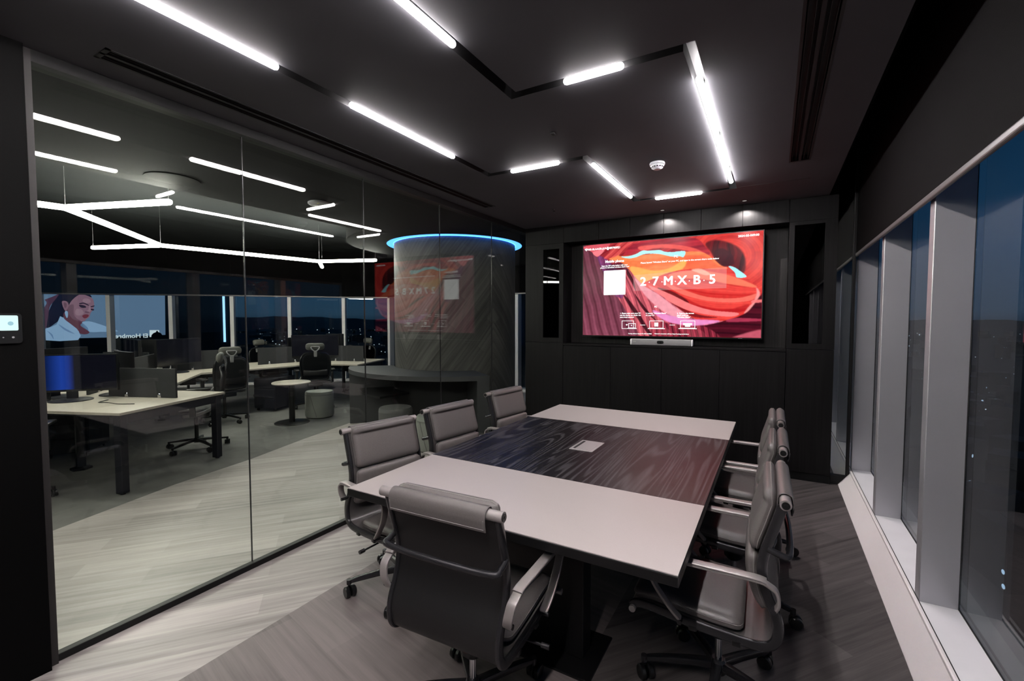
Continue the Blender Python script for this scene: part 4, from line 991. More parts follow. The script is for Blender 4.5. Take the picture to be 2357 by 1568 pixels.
for p_, c2 in ((0.30, (0.001, 0.012, 0.09, 1)), (0.43, (0.010, 0.050, 0.38, 1)), (0.5, (0.008, 0.035, 0.28, 1)), (0.56, (0.0007, 0.0008, 0.0025, 1))):
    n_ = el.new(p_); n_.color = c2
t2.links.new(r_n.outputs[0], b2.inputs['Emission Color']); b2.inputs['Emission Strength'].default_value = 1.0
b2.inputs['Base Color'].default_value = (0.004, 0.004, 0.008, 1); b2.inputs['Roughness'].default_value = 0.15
M['bluereflection'] = m
monitor(C1, -38, 'wide curved monitor with a glowing blue band, on the desk nearest the glass', w=0.82, off=0.17, screen=M['bluereflection'], zc=1.02, h=0.37)
monitor(C1, 202, 'curved monitor seen from behind with a light edge, back to back with the blue one', w=0.80, off=0.34, zc=1.07, h=0.36)
monitor(C1, 82, 'dark curved monitor on the window side of the nearest desk', w=0.66, off=0.36, zc=1.03)
monitor(C3, -98, 'wide dark monitor on the middle desk facing the nearest desk', w=0.80, off=0.30, zc=1.06, h=0.40)
monitor(C3, 22, 'dark curved monitor on the middle desk facing the glass partition', w=0.80, off=0.30, zc=1.06, h=0.40)
monitor(C3, 142, 'curved monitor seen from behind on the window side of the middle desk', w=0.80, off=0.32, zc=1.06)
monitor(C2, -38, 'dark wide monitor behind the headrest of the black mesh chair, on the farthest desk', w=0.84, off=0.20, zc=1.05, h=0.42)
monitor(C2, 82, 'bluish monitor back rising over the divider of the farthest desk', w=0.60, off=0.40, zc=1.08, h=0.38)
monitor(C2, 202, 'dark monitor on the window side of the farthest desk, left part', w=0.70, off=0.34, zc=1.03)

# mesh task chairs
def task_chair():
    t = thing('task_chair', 'x', 'chair', (0, 0, 0), 0, 'mesh task chairs at the three-way desks')
    b = newbm(); pad(b, [(0.24, 0.475), (0.15, 0.485), (0, 0.485), (-0.14, 0.485), (-0.22, 0.480)], 0.24, -0.055, 0.09); link('seat', b, M['mesh'], t, smooth='all')
    # back frame hoop and mesh
    def bp(s, z): return Vector((s*(0.205+0.03*math.sin((z-0.55)/0.45*PI)), -0.235-0.05*math.sin((z-0.55)/0.47*PI*0.8)-0.10*max(0, z-0.8), z))
    hoop = [bp(-1, z) for z in (0.56, 0.66, 0.78, 0.90)]+[Vector((-0.17, -0.275, 0.975)), Vector((-0.08, -0.285, 0.99)), Vector((0.08, -0.285, 0.99)), Vector((0.17, -0.275, 0.975))]+[bp(1, z) for z in (0.90, 0.78, 0.66, 0.56)]+[Vector((0.16, -0.215, 0.52)), Vector((-0.16, -0.215, 0.52))]
    b = newbm(); sweep(b, smooth_path(hoop, 4, True), circ(0.013, 8), closed=True); br = link('backrest_frame', b, M['plastic'], t, smooth=True)
    b = newbm(); g = []
    for i in range(13):
        z = 0.53+0.455*i/12; row = []
        wz = 0.20+0.03*math.sin((z-0.55)/0.45*PI) if z < 0.93 else 0.20*math.sqrt(max(0.1, 1-((z-0.93)/0.075)**2))
        for j in range(9):
            s = -1+2*j/8; p = bp(1, z); row.append(b.verts.new((s*wz, p.y+0.0-0.022*(1-s*s), z)))
        g.append(row)
    for i in range(12):
        for j in range(8): b.faces.new((g[i][j], g[i][j+1], g[i+1][j+1], g[i+1][j]))
    bmesh.ops.solidify(b, geom=list(b.faces), thickness=0.004); link('backrest', b, M['mesh'], t, smooth='all')
    b = newbm(); bbox(b, -0.19, 0.19, -0.29, -0.262, 0.60, 0.70, 0.012, 2); link('lumbar_support', b, M['plastic'], t, smooth=True)
    # Y shaped neck and headrest
    b = newbm(); sweep(b, smooth_path([(0, -0.30, 0.90), (0, -0.315, 0.99), (0, -0.32, 1.03)], 3), rrect(0.05, 0.02, 0.006), side=(1, 0, 0))
    for s in (-1, 1): sweep(b, smooth_path([(0, -0.315, 1.01), (s*0.05, -0.318, 1.05), (s*0.065, -0.305, 1.085), (s*0.04, -0.285, 1.10)], 3), circ(0.009, 8))
    sweep(b, [(-0.06, -0.30, 1.095), (0.06, -0.30, 1.095)], circ(0.008, 8)); link('neck_bracket', b, M['chairgrey'], t, smooth=True)
    b = newbm(); pad(b, [(-0.262, 1.035), (-0.258, 1.075), (-0.262, 1.115), (-0.272, 1.15)], 0.15, 0.060, 0.050, ns=12, nx=12); hr = link('headrest', b, M['olive'], t, smooth='all')
    # curved arms from the seat shell
    for s in (-1, 1):
        b = newbm(); sweep(b, smooth_path([(s*0.21, -0.24, 0.60), (s*0.25, -0.20, 0.52), (s*0.255, -0.05, 0.455), (s*0.24, 0.10, 0.44)], 4), rrect(0.022, 0.036, 0.008), side=(1, 0, 0)); link('shell_rail', b, M['chairgrey'], t, smooth=True)
        b = newbm(); bbox(b, s*0.285-0.02, s*0.285+0.02, -0.03, 0.03, 0.44, 0.66, 0.008, 2); bbox(b, s*0.29-0.042, s*0.29+0.042, -0.13, 0.13, 0.66, 0.688, 0.012, 3); bbox(b, min(s*0.20, s*0.285), max(s*0.20, s*0.285), -0.03, 0.03, 0.43, 0.455, 0.004, 1); link('armrest', b, M['plastic'], t, smooth=True)
    b = newbm(); bbox(b, -0.12, 0.12, -0.15, 0.12, 0.395, 0.455, 0.015, 2); link('tilt_mechanism', b, M['plastic'], t, smooth=True)
    b = newbm(); cyl(b, (0, 0, 0.13), (0, 0, 0.40), 0.022, 14); link('gas_lift', b, M['plastic'], t, smooth=True)
    star_base(t, 0.315, 0.0, M['plastic'])
    return t
tk0 = task_chair()
tspots = [(C1+dirv(78)*1.02, 238, 'mesh chair in profile with a round headrest, behind the nearest desk', 0),
          (C3+dirv(22)*1.08, 172, 'mesh chair seen from behind at the middle desk, left of the first glass joint', 10),
          (C2+dirv(-38)*1.10, 146, 'black mesh chair seen straight from behind beside the small round table', 25),
          (C2+dirv(202)*0.98, 20, 'mesh chair whose grey headrest rises over the divider at the far windows', 0),
          (C2+dirv(84)*0.95, -100, 'mesh chair behind the farthest desk, its headrest beside the second glass joint', 40),
          (C1+dirv(-44)*1.05, 150, 'black chair pushed under the front of the nearest desk', 15),
          (C1+dirv(205)*1.15, 40, 'black chair on the far left side of the nearest desk', 30),
          (C3+dirv(138)*1.15, -30, 'black chair on the window side of the middle desk', 0),
          (C3+dirv(-96)*1.0, 60, 'black chair between the nearest desk and the middle desk', 0)]
tcs = [tk0]+[copy_tree(tk0) for _ in tspots[1:]]
for o, (p, f, lab, sp) in zip(tcs, tspots): place(o, p.x, p.y, f, lab, sp)

# small things on and under the desks
def desk_cable(pts, lab):
    b = newbm(); sweep(b, smooth_path(pts, 4), circ(0.004, 6)); tag(link('power_cable', b, M['plastic'], None, smooth=True), lab, 'cable')
p = C1+dirv(22)*0.42
desk_cable([(p.x+0.02, p.y-0.05, 0.7445), (p.x+0.12, p.y-0.16, 0.7445), (p.x+0.20, p.y-0.12, 0.7445), (p.x+0.40, p.y+0.0-0.10, 0.7445), (p.x+0.52, p.y-0.02, 0.7445)], 'thin black cable lying on the nearest desk beside its divider')
def pedestal(x, y, rz, lab):
    t = thing('mobile_pedestal', lab, 'drawer unit', (x, y, 0), rz)
    b = newbm(); bbox(b, -0.20, 0.20, -0.26, 0.26, 0.05, 0.56, 0.006, 2); link('body', b, M['deskfr'], t)
    for k in range(3):
        b = newbm(); bbox(b, -0.195, 0.195, -0.275, -0.262, 0.06+0.165*k, 0.215+0.165*k, 0.004, 1); link('drawer', b, M['deskfr'], t)
    for sx_ in (-1, 1):
        for sy_ in (-1, 1):
            b = newbm(); cyl(b, (sx_*0.16-0.01, sy_*0.22, 0.025), (sx_*0.16+0.01, sy_*0.22, 0.025), 0.025, 12); link('wheel', b, M['plastic'], t, smooth=True)
pedestal(-7.53, 4.80, math.radians(20), 'black drawer unit under the desk left of the small round table')
pp = C1+dirv(150)*0.95
pedestal(pp.x, pp.y-0.25, math.radians(52), 'black drawer unit under the nearest desk')

# small round table and poufs
t = thing('round_side_table', 'small round table with a pale top on a black column and disc foot', 'table', (-6.28, 4.26, 0))
b = newbm(); lathe(b, [(0.005, 0.597), (0.262, 0.597), (0.268, 0.602), (0.268, 0.614), (0.262, 0.618), (0.005, 0.618)], 48); link('tabletop', b, M['desk'], t, smooth=True)
b = newbm(); lathe(b, [(0.042, 0.012), (0.042, 0.59), (0.10, 0.596)], 24); link('column', b, M['black'], t, smooth=True)
b = newbm(); lathe(b, [(0.005, 0), (0.245, 0), (0.245, 0.006), (0.235, 0.012), (0.005, 0.012)], 48); link('foot_plate', b, M['black'], t, smooth=True)
def pouf(x, y, r, h, m, lab, seam=0.3):
    t = thing('round_pouf', lab, 'pouf', (x, y, 0))
    b = newbm(); lathe(b, [(0.01, 0.015), (r*0.95, 0.015), (r, 0.04), (r, h-0.06), (r*0.985, h-0.025), (r*0.93, h-0.006), (r*0.75, h), (0.01, h+0.004)], 48); o = link('cushion', b, m, t, smooth=True)
    b = newbm(); P = [(r*1.003*math.cos(seam+0.45*k/8), r*1.003*math.sin(seam+0.45*k/8), h-0.06-(h-0.09)*k/8) for k in range(9)]; sweep(b, P, circ(0.003, 6)); P = [(r*1.002*math.cos(2*PI*k/48), r*1.002*math.sin(2*PI*k/48), h-0.055) for k in range(48)]; sweep(b, P, circ(0.0025, 5), closed=True); link('seam', b, M['poufd'], t)
    b = newbm(); lathe(b, [(0.01, 0), (r*0.9, 0), (r*0.9, 0.015), (0.01, 0.015)], 32); link('base', b, M['blackmatte'], t)
pouf(-6.29, 4.75, 0.215, 0.42, M['pouf'], 'sage grey round pouf beside the small round table', math.radians(-75))
pouf(-4.26, 4.36, 0.215, 0.42, M['poufd'], 'charcoal round pouf under the left part of the curved counter', math.radians(-60))
pouf(-3.50, 4.22, 0.215, 0.42, M['pouf'], 'grey-green round pouf half hidden by the middle chair on the glass side', math.radians(-100))

# ------------------------------------------------------------------ round column with blue ring and curved counter
col = thing('round_column', 'thick round column clad in dark slanting wood planks, glowing blue at its top', 'column', (CCX, CCY, 0)); 
b = newbm(); lathe(b, [(CR, 0), (CR, 2.694)], 96); cl = link('cladding', b, None or M['veneer'], col, smooth=True)
m, t3, b3 = mat('slanted_plank_cladding')
c_ = t3.nodes.new('ShaderNodeTexCoord'); s_ = t3.nodes.new('ShaderNodeSeparateXYZ'); at = t3.nodes.new('ShaderNodeMath'); at.operation = 'ARCTAN2'
t3.links.new(c_.outputs['Object'], s_.inputs[0]); t3.links.new(s_.outputs[1], at.inputs[0]); t3.links.new(s_.outputs[0], at.inputs[1])
# three slanted facets: fold the angle so that planks run in herringbone directions
ml = t3.nodes.new('ShaderNodeMath'); ml.operation = 'MULTIPLY'; ml.inputs[1].default_value = CR; t3.links.new(at.outputs[0], ml.inputs[0])
pg = t3.nodes.new('ShaderNodeMath'); pg.operation = 'PINGPONG'; pg.inputs[1].default_value = 1.35
ad = t3.nodes.new('ShaderNodeMath'); ad.operation = 'ADD'; ad.inputs[1].default_value = 7.05; t3.links.new(ml.outputs[0], ad.inputs[0]); t3.links.new(ad.outputs[0], pg.inputs[0])
cb_ = t3.nodes.new('ShaderNodeCombineXYZ'); t3.links.new(pg.outputs[0], cb_.inputs[0]); t3.links.new(s_.outputs[2], cb_.inputs[1])
rt = t3.nodes.new('ShaderNodeMapping'); rt.inputs['Rotation'].default_value = (0, 0, math.radians(-52)); t3.links.new(cb_.outputs[0], rt.inputs[0])
br = t3.nodes.new('ShaderNodeTexBrick'); br.offset = 0.4; br.inputs['Scale'].default_value = 1; br.inputs['Brick Width'].default_value = 1.0; br.inputs['Row Height'].default_value = 0.13; br.inputs['Mortar Size'].default_value = 0.0015
br.inputs['Color1'].default_value = (0, 0, 0, 1); br.inputs['Color2'].default_value = (1, 1, 1, 1); br.inputs['Mortar'].default_value = (0, 0, 0, 1)
t3.links.new(rt.outputs[0], br.inputs[0])
st = t3.nodes.new('ShaderNodeMapping'); st.inputs['Scale'].default_value = (1.2, 26, 1); t3.links.new(rt.outputs[0], st.inputs[0])
ns = t3.nodes.new('ShaderNodeTexNoise'); ns.inputs['Scale'].default_value = 1; ns.inputs['Detail'].default_value = 5; t3.links.new(st.outputs[0], ns.inputs[0])
a3 = t3.nodes.new('ShaderNodeMath'); a3.operation = 'MULTIPLY_ADD'; a3.inputs[1].default_value = 0.32; t3.links.new(br.outputs[0], a3.inputs[0]); t3.links.new(ns.outputs['Fac'], a3.inputs[2])
r3 = t3.nodes.new('ShaderNodeValToRGB'); r3.color_ramp.elements[0].position = 0.35; r3.color_ramp.elements[1].position = 0.9
r3.color_ramp.elements[0].color = (0.014, 0.0135, 0.013, 1); r3.color_ramp.elements[1].color = (0.085, 0.082, 0.078, 1)
t3.links.new(a3.outputs[0], r3.inputs[0]); t3.links.new(r3.outputs[0], b3.inputs['Base Color']); b3.inputs['Roughness'].default_value = 0.6
cl.data.materials[0] = m
# blue cove ring recessed around the column head
rg = thing('blue_light_ring', 'glowing blue ring of light around the top of the round column', 'light', (CCX, CCY, CZ))
b = newbm()
for k in range(96):
    a = 2*PI*k/96; a2 = 2*PI*(k+1)/96
    v = [b.verts.new((r*math.cos(x), r*math.sin(x), -0.004)) for r, x in ((CR+0.005, a), (CR+0.105, a), (CR+0.105, a2), (CR+0.005, a2))]; b.faces.new(v)
link('diffuser', b, M['blueled'], rg)
b = newbm(); lathe(b, [(CR+0.002, -0.010), (CR+0.012, -0.010), (CR+0.012, -0.004), (CR+0.002, -0.004)], 96, cap=False); link('added_glow_strip', b, M['deepblue'], rg)  # extra strip added to deepen the blue light on the column
b = newbm(); lathe(b, [(CR+0.105, -0.006), (CR+0.115, -0.006), (CR+0.115, 0.0), (CR+0.105, 0.0)], 96, cap=False); link('trim_ring', b, M['ceil_off'], rg, smooth=True)
# counter
ct = thing('curved_counter', 'dark curved standing counter wrapped around the round column', 'counter', (CCX, CCY, 0))
A0, A1 = math.radians(220), math.radians(322)
def sector(b, r0, r1, a0, a1, z0, z1, n=48):
    lo = []
    pts = [(r1*math.cos(a0+(a1-a0)*k/n), r1*math.sin(a0+(a1-a0)*k/n)) for k in range(n+1)]+[(r0*math.cos(a1-(a1-a0)*k/n), r0*math.sin(a1-(a1-a0)*k/n)) for k in range(n+1)]
    rings = []
    for z in (z0, z1): rings.append([b.verts.new((p[0], p[1], z)) for p in pts])
    m_ = len(pts)
    for i in range(m_): b.faces.new((rings[0][i], rings[0][(i+1) % m_], rings[1][(i+1) % m_], rings[1][i]))
    for k in range(n):
        for R_ in rings: b.faces.new((R_[k], R_[k+1], R_[m_-2-k], R_[m_-1-k]))
b = newbm(); sector(b, CR+0.01, 1.60, A0, A1, 0.79, 0.85); link('counter_top', b, M['bar'], ct)
for aa, w in ((A0+0.04, 0.08), (A1-0.05, 0.10)):
    b = newbm(); sector(b, CR+0.01, 1.595, aa-w/2, aa+w/2, 0.0, 0.79, 6); link('side_panel', b, M['bar'], ct)
b = newbm(); sector(b, CR+0.005, CR+0.02, A0+0.05, A1-0.05, 0.0, 0.79); link('inner_panel', b, M['barin'], ct)
b = newbm(); sector(b, CR+0.02, 1.45, A0+0.08, A0+0.75, 0.50, 0.53, 16); link('under_shelf', b, M['barin'], ct)

# ------------------------------------------------------------------ office lights and ceiling fittings
pd_ = thing('honeycomb_pendant_light', 'branching white line of light hanging from the black office ceiling', 'pendant light', (0, 0, 0))
PZ = 2.60
nB = Vector((-5.78, 1.66, PZ)); nD = nB+dirv(139.6)*2.30; nC = nB+dirv(19.5)*1.14; nE = nD+dirv(199.6)*1.16; nF = nD+dirv(79.6)*2.31; nG = nF+dirv(21)*1.07; nH = nF+dirv(139.6)*0.93
nA = nB+dirv(259.6)*2.3; nI = nA+dirv(199.6)*1.15; nJ = nA+dirv(319.6)*2.3; nK = nJ+dirv(19.6)*1.0
def bar(a, c):
    b = newbm(); d = (c-a).normalized(); sweep(b, [a-d*0.02, a, c, c+d*0.02], rrect(0.050, 0.055, 0.016, 3), side=(0, 0, 1), scale=[0.7, 1, 1, 0.7]); return link('light_bar', b, M['ledoff'], pd_, smooth=True)
for a, c in ((nA, nB), (nB, nC), (nB, nD), (nD, nE), (nD, nF), (nF, nG), (nF, nH), (nA, nI), (nA, nJ), (nJ, nK)): bar(a, c)
for q in (nA, nB, nC, nD, nE, nF, nG, nH, nI, nJ):
    b = newbm(); cyl(b, q+Vector((0, 0, 0.028)), (q.x, q.y, 3.25), 0.0012, 6); link('suspension_wire', b, M['steel'], pd_)
t = thing('round_ceiling_speaker', 'large dark round grille in the corridor ceiling behind the glass', 'ceiling grille', (-4.30, 1.90, CZ))
b = newbm(); lathe(b, [(0.19, 0), (0.19, -0.004), (0.17, -0.005)], 40, cap=False); link('rim', b, M['blackmatte'], t, smooth=True)
b = newbm(); lathe(b, [(0.002, -0.004), (0.17, -0.004), (0.17, -0.001), (0.002, -0.001)], 40); link('grille', b, M['blackmatte'], t)
t = thing('wireless_access_point', 'pale disc with a tiny yellow light on the corridor ceiling behind the glass', 'access point', (-3.88, 2.965, CZ))
b = newbm(); lathe(b, [(0.085, 0), (0.10, -0.008), (0.10, -0.022), (0.085, -0.032), (0.002, -0.034)], 36); link('housing', b, M['det'], t, smooth=True)
b = newbm(); box(b, 0.045, 0.062, -0.055, -0.049, -0.0345, -0.0325); link('status_light', b, emit('yellow_led', (0.9, 0.9, 0.2), 0.8), t)
# corridor downlights, added to brighten the office floor
for x, y, lab in ((-3.65, 0.35, 'recessed corridor light before the dark pier, outside the photo'), (-3.65, 6.9, 'recessed corridor light beside the round column')):
    t = thing('recessed_downlight', lab, 'ceiling light', (x, y, CZ), 0)
    b = newbm(); lathe(b, [(0.035, 0.0), (0.045, 0.0), (0.045, -0.003), (0.035, -0.004)], 24, cap=False); link('trim_ring', b, M['gasket'], t, smooth=True)
    b = newbm(); lathe(b, [(0.0005, -0.0005), (0.034, -0.001), (0.034, 0.0), (0.0005, 0.0)], 20); link('lens', b, M['spot'], t)
    ld = bpy.data.lights.new('added_corridor_beam', 'SPOT'); ld.energy = 55 if y < 1 else 20; ld.color = (1, 0.97, 0.88); ld.spot_size = math.radians(100); ld.spot_blend = 0.7; ld.shadow_soft_size = 0.004
    lo = bpy.data.objects.new('added_corridor_beam', ld); COL.objects.link(lo); lo.location = (x, y, CZ-0.012)

# ------------------------------------------------------------------ the city at night
gz0 = -62.0
b = newbm(); fq_ = b.faces.new([b.verts.new(v) for v in ((-6000, -1500, gz0), (2500, -1500, gz0), (2500, 6000, gz0), (-6000, 6000, gz0))])
gnd = link('city_ground', b, plain('night_ground', (0.010, 0.014, 0.020), 0.9)); gnd['kind'] = 'structure'
# hills along the horizon
b = newbm(); prev = None
for k in range(121):
    a = math.radians(-30+150*k/120); R = 3600
    h = 50+40*math.exp(-((math.degrees(a)-57)/6)**2)+22*math.exp(-((math.degrees(a)-44)/7)**2)+30*math.exp(-((math.degrees(a)+3)/12)**2)+5*math.sin(k*0.7)+4*math.sin(k*1.9+1)
    c_a = (-math.sin(a), math.cos(a))
    v = [b.verts.new((c_a[0]*R*0.8, c_a[1]*R*0.8, gz0)), b.verts.new((c_a[0]*R, c_a[1]*R, gz0+max(10, h))), b.verts.new((c_a[0]*R*1.15, c_a[1]*R*1.15, gz0))]
    if prev:
        for j in range(2): b.faces.new((prev[j], v[j], v[j+1], prev[j+1]))
    prev = v
hl = link('hills', b, plain('night_hills', (0.03, 0.045, 0.06), 0.95)); hl['kind'] = 'structure'
m, tw, bw = mat('night_buildings')
bw.inputs['Base Color'].default_value = (0.02, 0.026, 0.034, 1); bw.inputs['Roughness'].default_value = 0.8
c_ = tw.nodes.new('ShaderNodeTexCoord'); mp_ = tw.nodes.new('ShaderNodeMapping'); mp_.inputs['Scale'].default_value = (0.36, 0.36, 0.36); tw.links.new(c_.outputs['Object'], mp_.inputs[0])
vo = tw.nodes.new('ShaderNodeTexVoronoi'); vo.inputs['Scale'].default_value = 1.0; vo.inputs['Randomness'].default_value = 0.3; tw.links.new(mp_.outputs[0], vo.inputs[0])
sh = tw.nodes.new('ShaderNodeSeparateColor'); tw.links.new(vo.outputs['Color'], sh.inputs[0])
gt = tw.nodes.new('ShaderNodeMath'); gt.operation = 'GREATER_THAN'; gt.inputs[1].default_value = 0.93; tw.links.new(sh.outputs[0], gt.inputs[0])
lt = tw.nodes.new('ShaderNodeMath'); lt.operation = 'LESS_THAN'; lt.inputs[1].default_value = 0.22; tw.links.new(vo.outputs['Distance'], lt.inputs[0])
mu = tw.nodes.new('ShaderNodeMath'); mu.operation = 'MULTIPLY'; tw.links.new(gt.outputs[0], mu.inputs[0]); tw.links.new(lt.outputs[0], mu.inputs[1])
bw.inputs['Emission Color'].default_value = (0.55, 0.75, 1.0, 1); tw.links.new(mu.outputs[0], bw.inputs['Emission Strength'])
b = newbm(); R2 = random.Random(11)
for k in range(900):
    a = math.radians(R2.uniform(-25, 95)); R = 150*math.exp(R2.uniform(0, 3.0)); 
    if R < 140 and math.degrees(a) > 20 and R2.random() < 0.5: continue
    s = R2.uniform(5, 14)*(1 if R < 600 else 2); h = R2.uniform(6, 22) if R > 200 else R2.uniform(6, 30)
    x, y = -math.sin(a)*R, math.cos(a)*R
    if abs(x) < 30 and -30 < y < 40: continue
    box(b, -s/2, s/2, -s/2*R2.uniform(0.6, 1.4), s/2, gz0, gz0+h, M4=Mloc(x, y, 0, 0, 0, R2.uniform(0, 1.5)))
o = link('city_buildings', b, m); tag(o, 'dark mass of low city buildings with scattered lit windows far below', 'buildings', None, 'stuff')
b = newbm()
for k in range(700):
    a = math.radians(R2.uniform(-28, 95)); R = 260*math.exp(R2.uniform(0, 2.3)); s = R*0.00042*R2.choice((0.6, 0.8, 1.0, 1.5)); x, y = -math.sin(a)*R, math.cos(a)*R; z = gz0+R2.uniform(8, 26)
    box(b, x-s, x+s, y-s, y+s, z-s, z+s)
o = link('street_lights', b, emit('distant_lamp', (0.75, 0.85, 1.0), 1.1)); tag(o, 'tiny scattered street lights over the dark city', 'lights', None, 'stuff')
# neon-edged towers
def tower(az, R, w, zt, lab, neon):
    a = math.radians(az); t = thing('neon_tower', lab, 'tower', (-math.sin(a)*R, math.cos(a)*R, gz0), a)
    b = newbm(); box(b, -w/2, w/2, 0, w, 0, zt-gz0); link('shaft', b, plain('tower_wall', (0.012, 0.018, 0.026), 0.6), t)
    for (x0, x1, z0, z1, m_) in neon: 
        b = newbm(); box(b, x0, x1, -0.3, -0.05, z0-gz0, z1-gz0); link('neon_strip', b, m_, t)
tower(62.15, 150, 5, 18, 'dark tower with one vertical white neon line seen through the far windows', [(-0.28, 0.28, -4.6, 16, M['neon'])])
tower(29.2, 120, 5, 9.0, 'tower outlined in blue neon seen right of the round column', [(-0.9, -0.75, -3, 5.6, M['neonb']), (0.75, 0.9, -5, 5.6, M['neonb']), (-0.9, 0.9, 5.5, 5.7, M['neonb'])])

# billboard screen across the street
BA = math.radians(71.5); BD = 60.0
bd = thing('billboard', 'big lit billboard outside with a woman with a ponytail in a pale jacket looking down', 'billboard', (-math.sin(BA)*BD, math.cos(BA)*BD, 0), 0)
F_, CX_, CY_ = 1049.0, 1178.5, 784.0
yw, ptc = math.radians(29.9), math.radians(2.6)
fwd = Vector((-math.sin(yw)*math.cos(ptc), math.cos(yw)*math.cos(ptc), -math.sin(ptc))); rgt = Vector((math.cos(yw), math.sin(yw), 0)); upv = rgt.cross(fwd)
nrm = Vector((-math.sin(BA), math.cos(BA), 0)); xax = Vector((math.cos(BA), math.sin(BA), 0))
def bpt(px, py, layer=0):
    """drawing of the poster, traced once onto the plane of the billboard (a flat screen at its real place)"""
    d = fwd*F_+rgt*(px-CX_)-upv*(py-CY_); t_ = BD/d.dot(nrm); P = Vector((0, 0, 1.55))+d*t_
    return P-nrm*(0.01+0.012*layer)-Vector(bd.location)
def bpoly(b, pts, mi, layer, n=4):
    P = smooth_path([Vector((x, y, 0)) for x, y in pts], n, True) if n > 1 else [Vector((x, y, 0)) for x, y in pts]
    vs = [b.verts.new(bpt(p.x, p.y, layer)) for p in P]
    f = b.faces.new(vs); f.material_index = mi
cols = [('bg', (104, 128, 160)), ('hair', (26, 26, 46)), ('skin', (146, 106, 124)), ('skinlight', (166, 126, 142)), ('skinshade', (116, 80, 98)), ('jacket', (150, 178, 214)), ('jacketshade', (112, 140, 182)), ('lips', (120, 52, 66)), ('brow', (50, 34, 52)), ('braid', (84, 54, 76)), ('neck', (100, 58, 74))]
bm_ = [emit('poster_'+n, tuple(float(x) for x in srgb(c)), 1.0) for n, c in cols]
ix = {n: i for i, (n, c) in enumerate(cols)}
b = newbm(); box(b, -0.2, 0.2, -0.2, 0.2, 0, 1) if False else None
q = [bpt(x, y, 0) for x, y in ((40, 560), (379, 585), (381, 771), (250, 777), (40, 782))]
b.faces.new([b.verts.new(v) for v in q]).material_index = 0
link('screen_ground', b, bm_, bd)
b = newbm()
S = lambda L: [(60+x*340/2357, 640+y*160/1109) for x, y in L]     # crop coordinates of the traced poster
bpoly(b, S([(520, 250), (700, 180), (900, 190), (1010, 260), (1045, 310), (960, 300), (860, 330), (760, 420), (690, 560), (600, 620), (500, 700), (340, 800), (310, 700), (350, 560), (420, 400), (460, 300)]), ix['hair'], 1)
bpoly(b, S([(520, 260), (420, 300), (340, 330), (300, 350), (330, 400), (280, 500), (290, 600), (250, 700), (250, 800), (310, 820), (350, 640), (380, 460), (480, 330)]), ix['braid'], 2)
link('hair', b, bm_, bd)
b = newbm()
bpoly(b, S([(600, 560), (760, 520), (900, 690), (870, 760), (1010, 860), (940, 900), (800, 860), (640, 700)]), ix['neck'], 3)
bpoly(b, S([(870, 260), (980, 285), (1060, 330), (1085, 400), (1080, 470), (1060, 520), (1030, 560), (1010, 620), (960, 660), (930, 690), (850, 690), (760, 660), (700, 600), (660, 520), (690, 420), (760, 330)]), ix['skin'], 4)
bpoly(b, S([(930, 330), (1010, 340), (1030, 390), (960, 400), (900, 370)]), ix['skinlight'], 5); bpoly(b, S([(800, 500), (880, 500), (920, 560), (860, 600), (790, 580)]), ix['skinlight'], 5)
bpoly(b, S([(690, 440), (760, 430), (760, 560), (800, 640), (880, 690), (780, 670), (700, 600), (660, 520)]), ix['skinshade'], 5)
bpoly(b, S([(1010, 440), (1030, 470), (1030, 530), (990, 545), (960, 530), (995, 510)]), ix['skinlight'], 6); bpoly(b, S([(955, 530), (1010, 545), (985, 560), (940, 550)]), ix['skinshade'], 7)
bpoly(b, S([(575, 375), (640, 370), (680, 420), (660, 500), (630, 530), (590, 460)]), ix['skin'], 6); bpoly(b, S([(600, 400), (640, 400), (650, 450), (620, 480)]), ix['skinshade'], 7)
link('face', b, bm_, bd)
b = newbm()
bpoly(b, S([(850, 405), (920, 395), (1000, 430), (990, 440), (920, 412), (860, 420)]), ix['brow'], 7); bpoly(b, S([(1030, 455), (1085, 440), (1090, 455), (1040, 466)]), ix['brow'], 7)
bpoly(b, S([(850, 430), (930, 440), (960, 470), (900, 478), (860, 460)]), ix['brow'], 7); bpoly(b, S([(1035, 492), (1085, 500), (1075, 520), (1040, 512)]), ix['brow'], 7)
bpoly(b, S([(900, 600), (950, 580), (1000, 592), (985, 625), (940, 645), (905, 625)]), ix['lips'], 7)
bpoly(b, S([(620, 540), (660, 530), (672, 590), (655, 640), (630, 600)]), ix['jacket'], 8)
link('features', b, bm_, bd)
b = newbm()
bpoly(b, S([(240, 850), (340, 800), (490, 740), (545, 610), (640, 680), (760, 770), (840, 850), (830, 990), (250, 990)]), ix['jacket'], 9, 2)
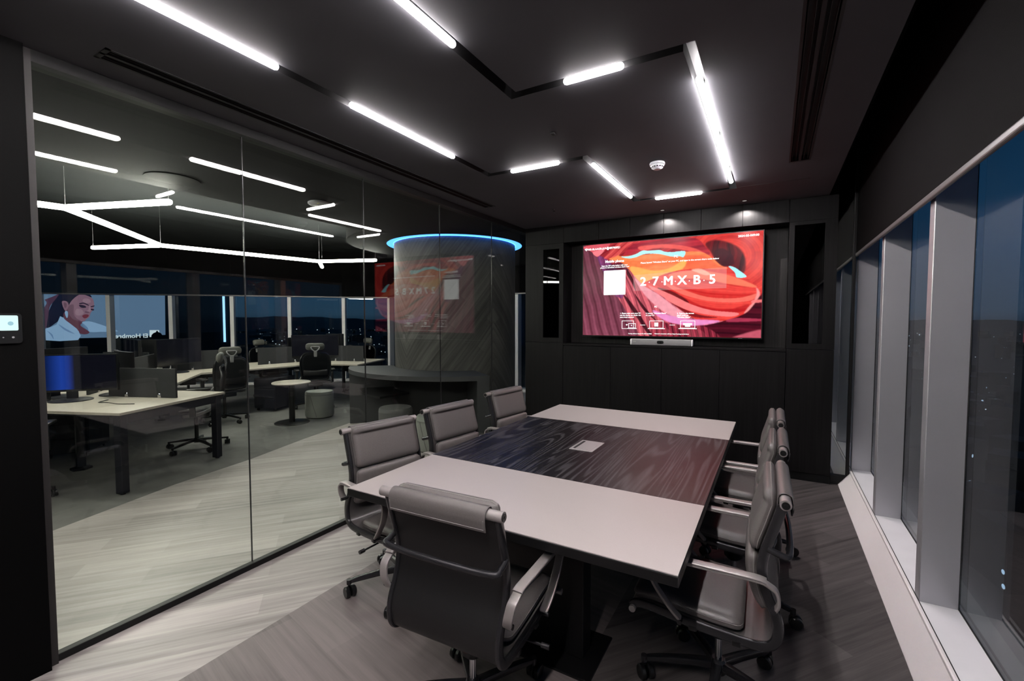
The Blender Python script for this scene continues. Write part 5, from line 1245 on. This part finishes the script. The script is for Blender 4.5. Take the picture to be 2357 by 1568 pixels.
bpoly(b, S([(890, 710), (1000, 690), (1120, 720), (1300, 780), (1470, 850), (1180, 860), (1010, 860), (960, 780)]), ix['jacket'], 9, 2)
bpoly(b, S([(520, 740), (640, 810), (780, 890), (700, 870), (600, 820)]), ix['jacketshade'], 10); bpoly(b, S([(330, 840), (420, 900), (440, 980), (390, 900)]), ix['jacketshade'], 10); bpoly(b, S([(900, 720), (980, 790), (990, 840), (920, 770)]), ix['jacketshade'], 10)
link('jacket', b, bm_, bd)
# frame of the screen, mirrored lettering and the small picture
b = newbm()
for pts in ([(378, 560), (387, 560), (389, 790), (381, 790)], [(40, 782), (250, 777), (381, 771), (389, 771), (389, 792), (40, 800)]):
    A_ = [bpt(x, y, 2) for x, y in pts]; B_ = [v+nrm*0.5 for v in A_]; va = [b.verts.new(v) for v in A_]; vb_ = [b.verts.new(v) for v in B_]; n_ = len(va)
    b.faces.new(va); b.faces.new(vb_[::-1])
    for i in range(n_): b.faces.new((va[i], vb_[i], vb_[(i+1) % n_], va[(i+1) % n_]))
link('frame', b, plain('billboard_frame', (0.006, 0.010, 0.016), 0.6), bd)
b = newbm()
P0 = bpt(341, 777, 12); hgt = (bpt(341, 768, 12)-P0).length
Mt = Matrix(((-xax.x, 0, -nrm.x, P0.x), (-xax.y, 0, -nrm.y, P0.y), (0, 1, 0, P0.z), (0, 0, 0, 1)))
text_bm(b, 'El Hombre', hgt*1.45, Mt, 0.012); link('lettering', b, M['text'], bd)
b = newbm(); b.faces.new([b.verts.new(bpt(x, y, 11)) for x, y in ((344, 760), (366, 760), (367, 775), (344, 776))]); link('picture', b, M['text'], bd)
b = newbm(); bpoly(b, [(348, 773), (353, 767), (358, 765), (361, 761), (365, 765), (371, 768), (374, 780), (352, 779)], 0, 13, 3); link('picture_figure', b, M['gasket'], bd)
b = newbm(); box(b, -9, 9, 0.8, 9, 0, 26+62, M4=Matrix(((xax.x, nrm.x, 0, 0), (xax.y, nrm.y, 0, 0), (0, 0, 1, gz0-0.0), (0, 0, 0, 1)))) ; link('building', b, plain('billboard_building', (0.012, 0.018, 0.024), 0.8), bd)
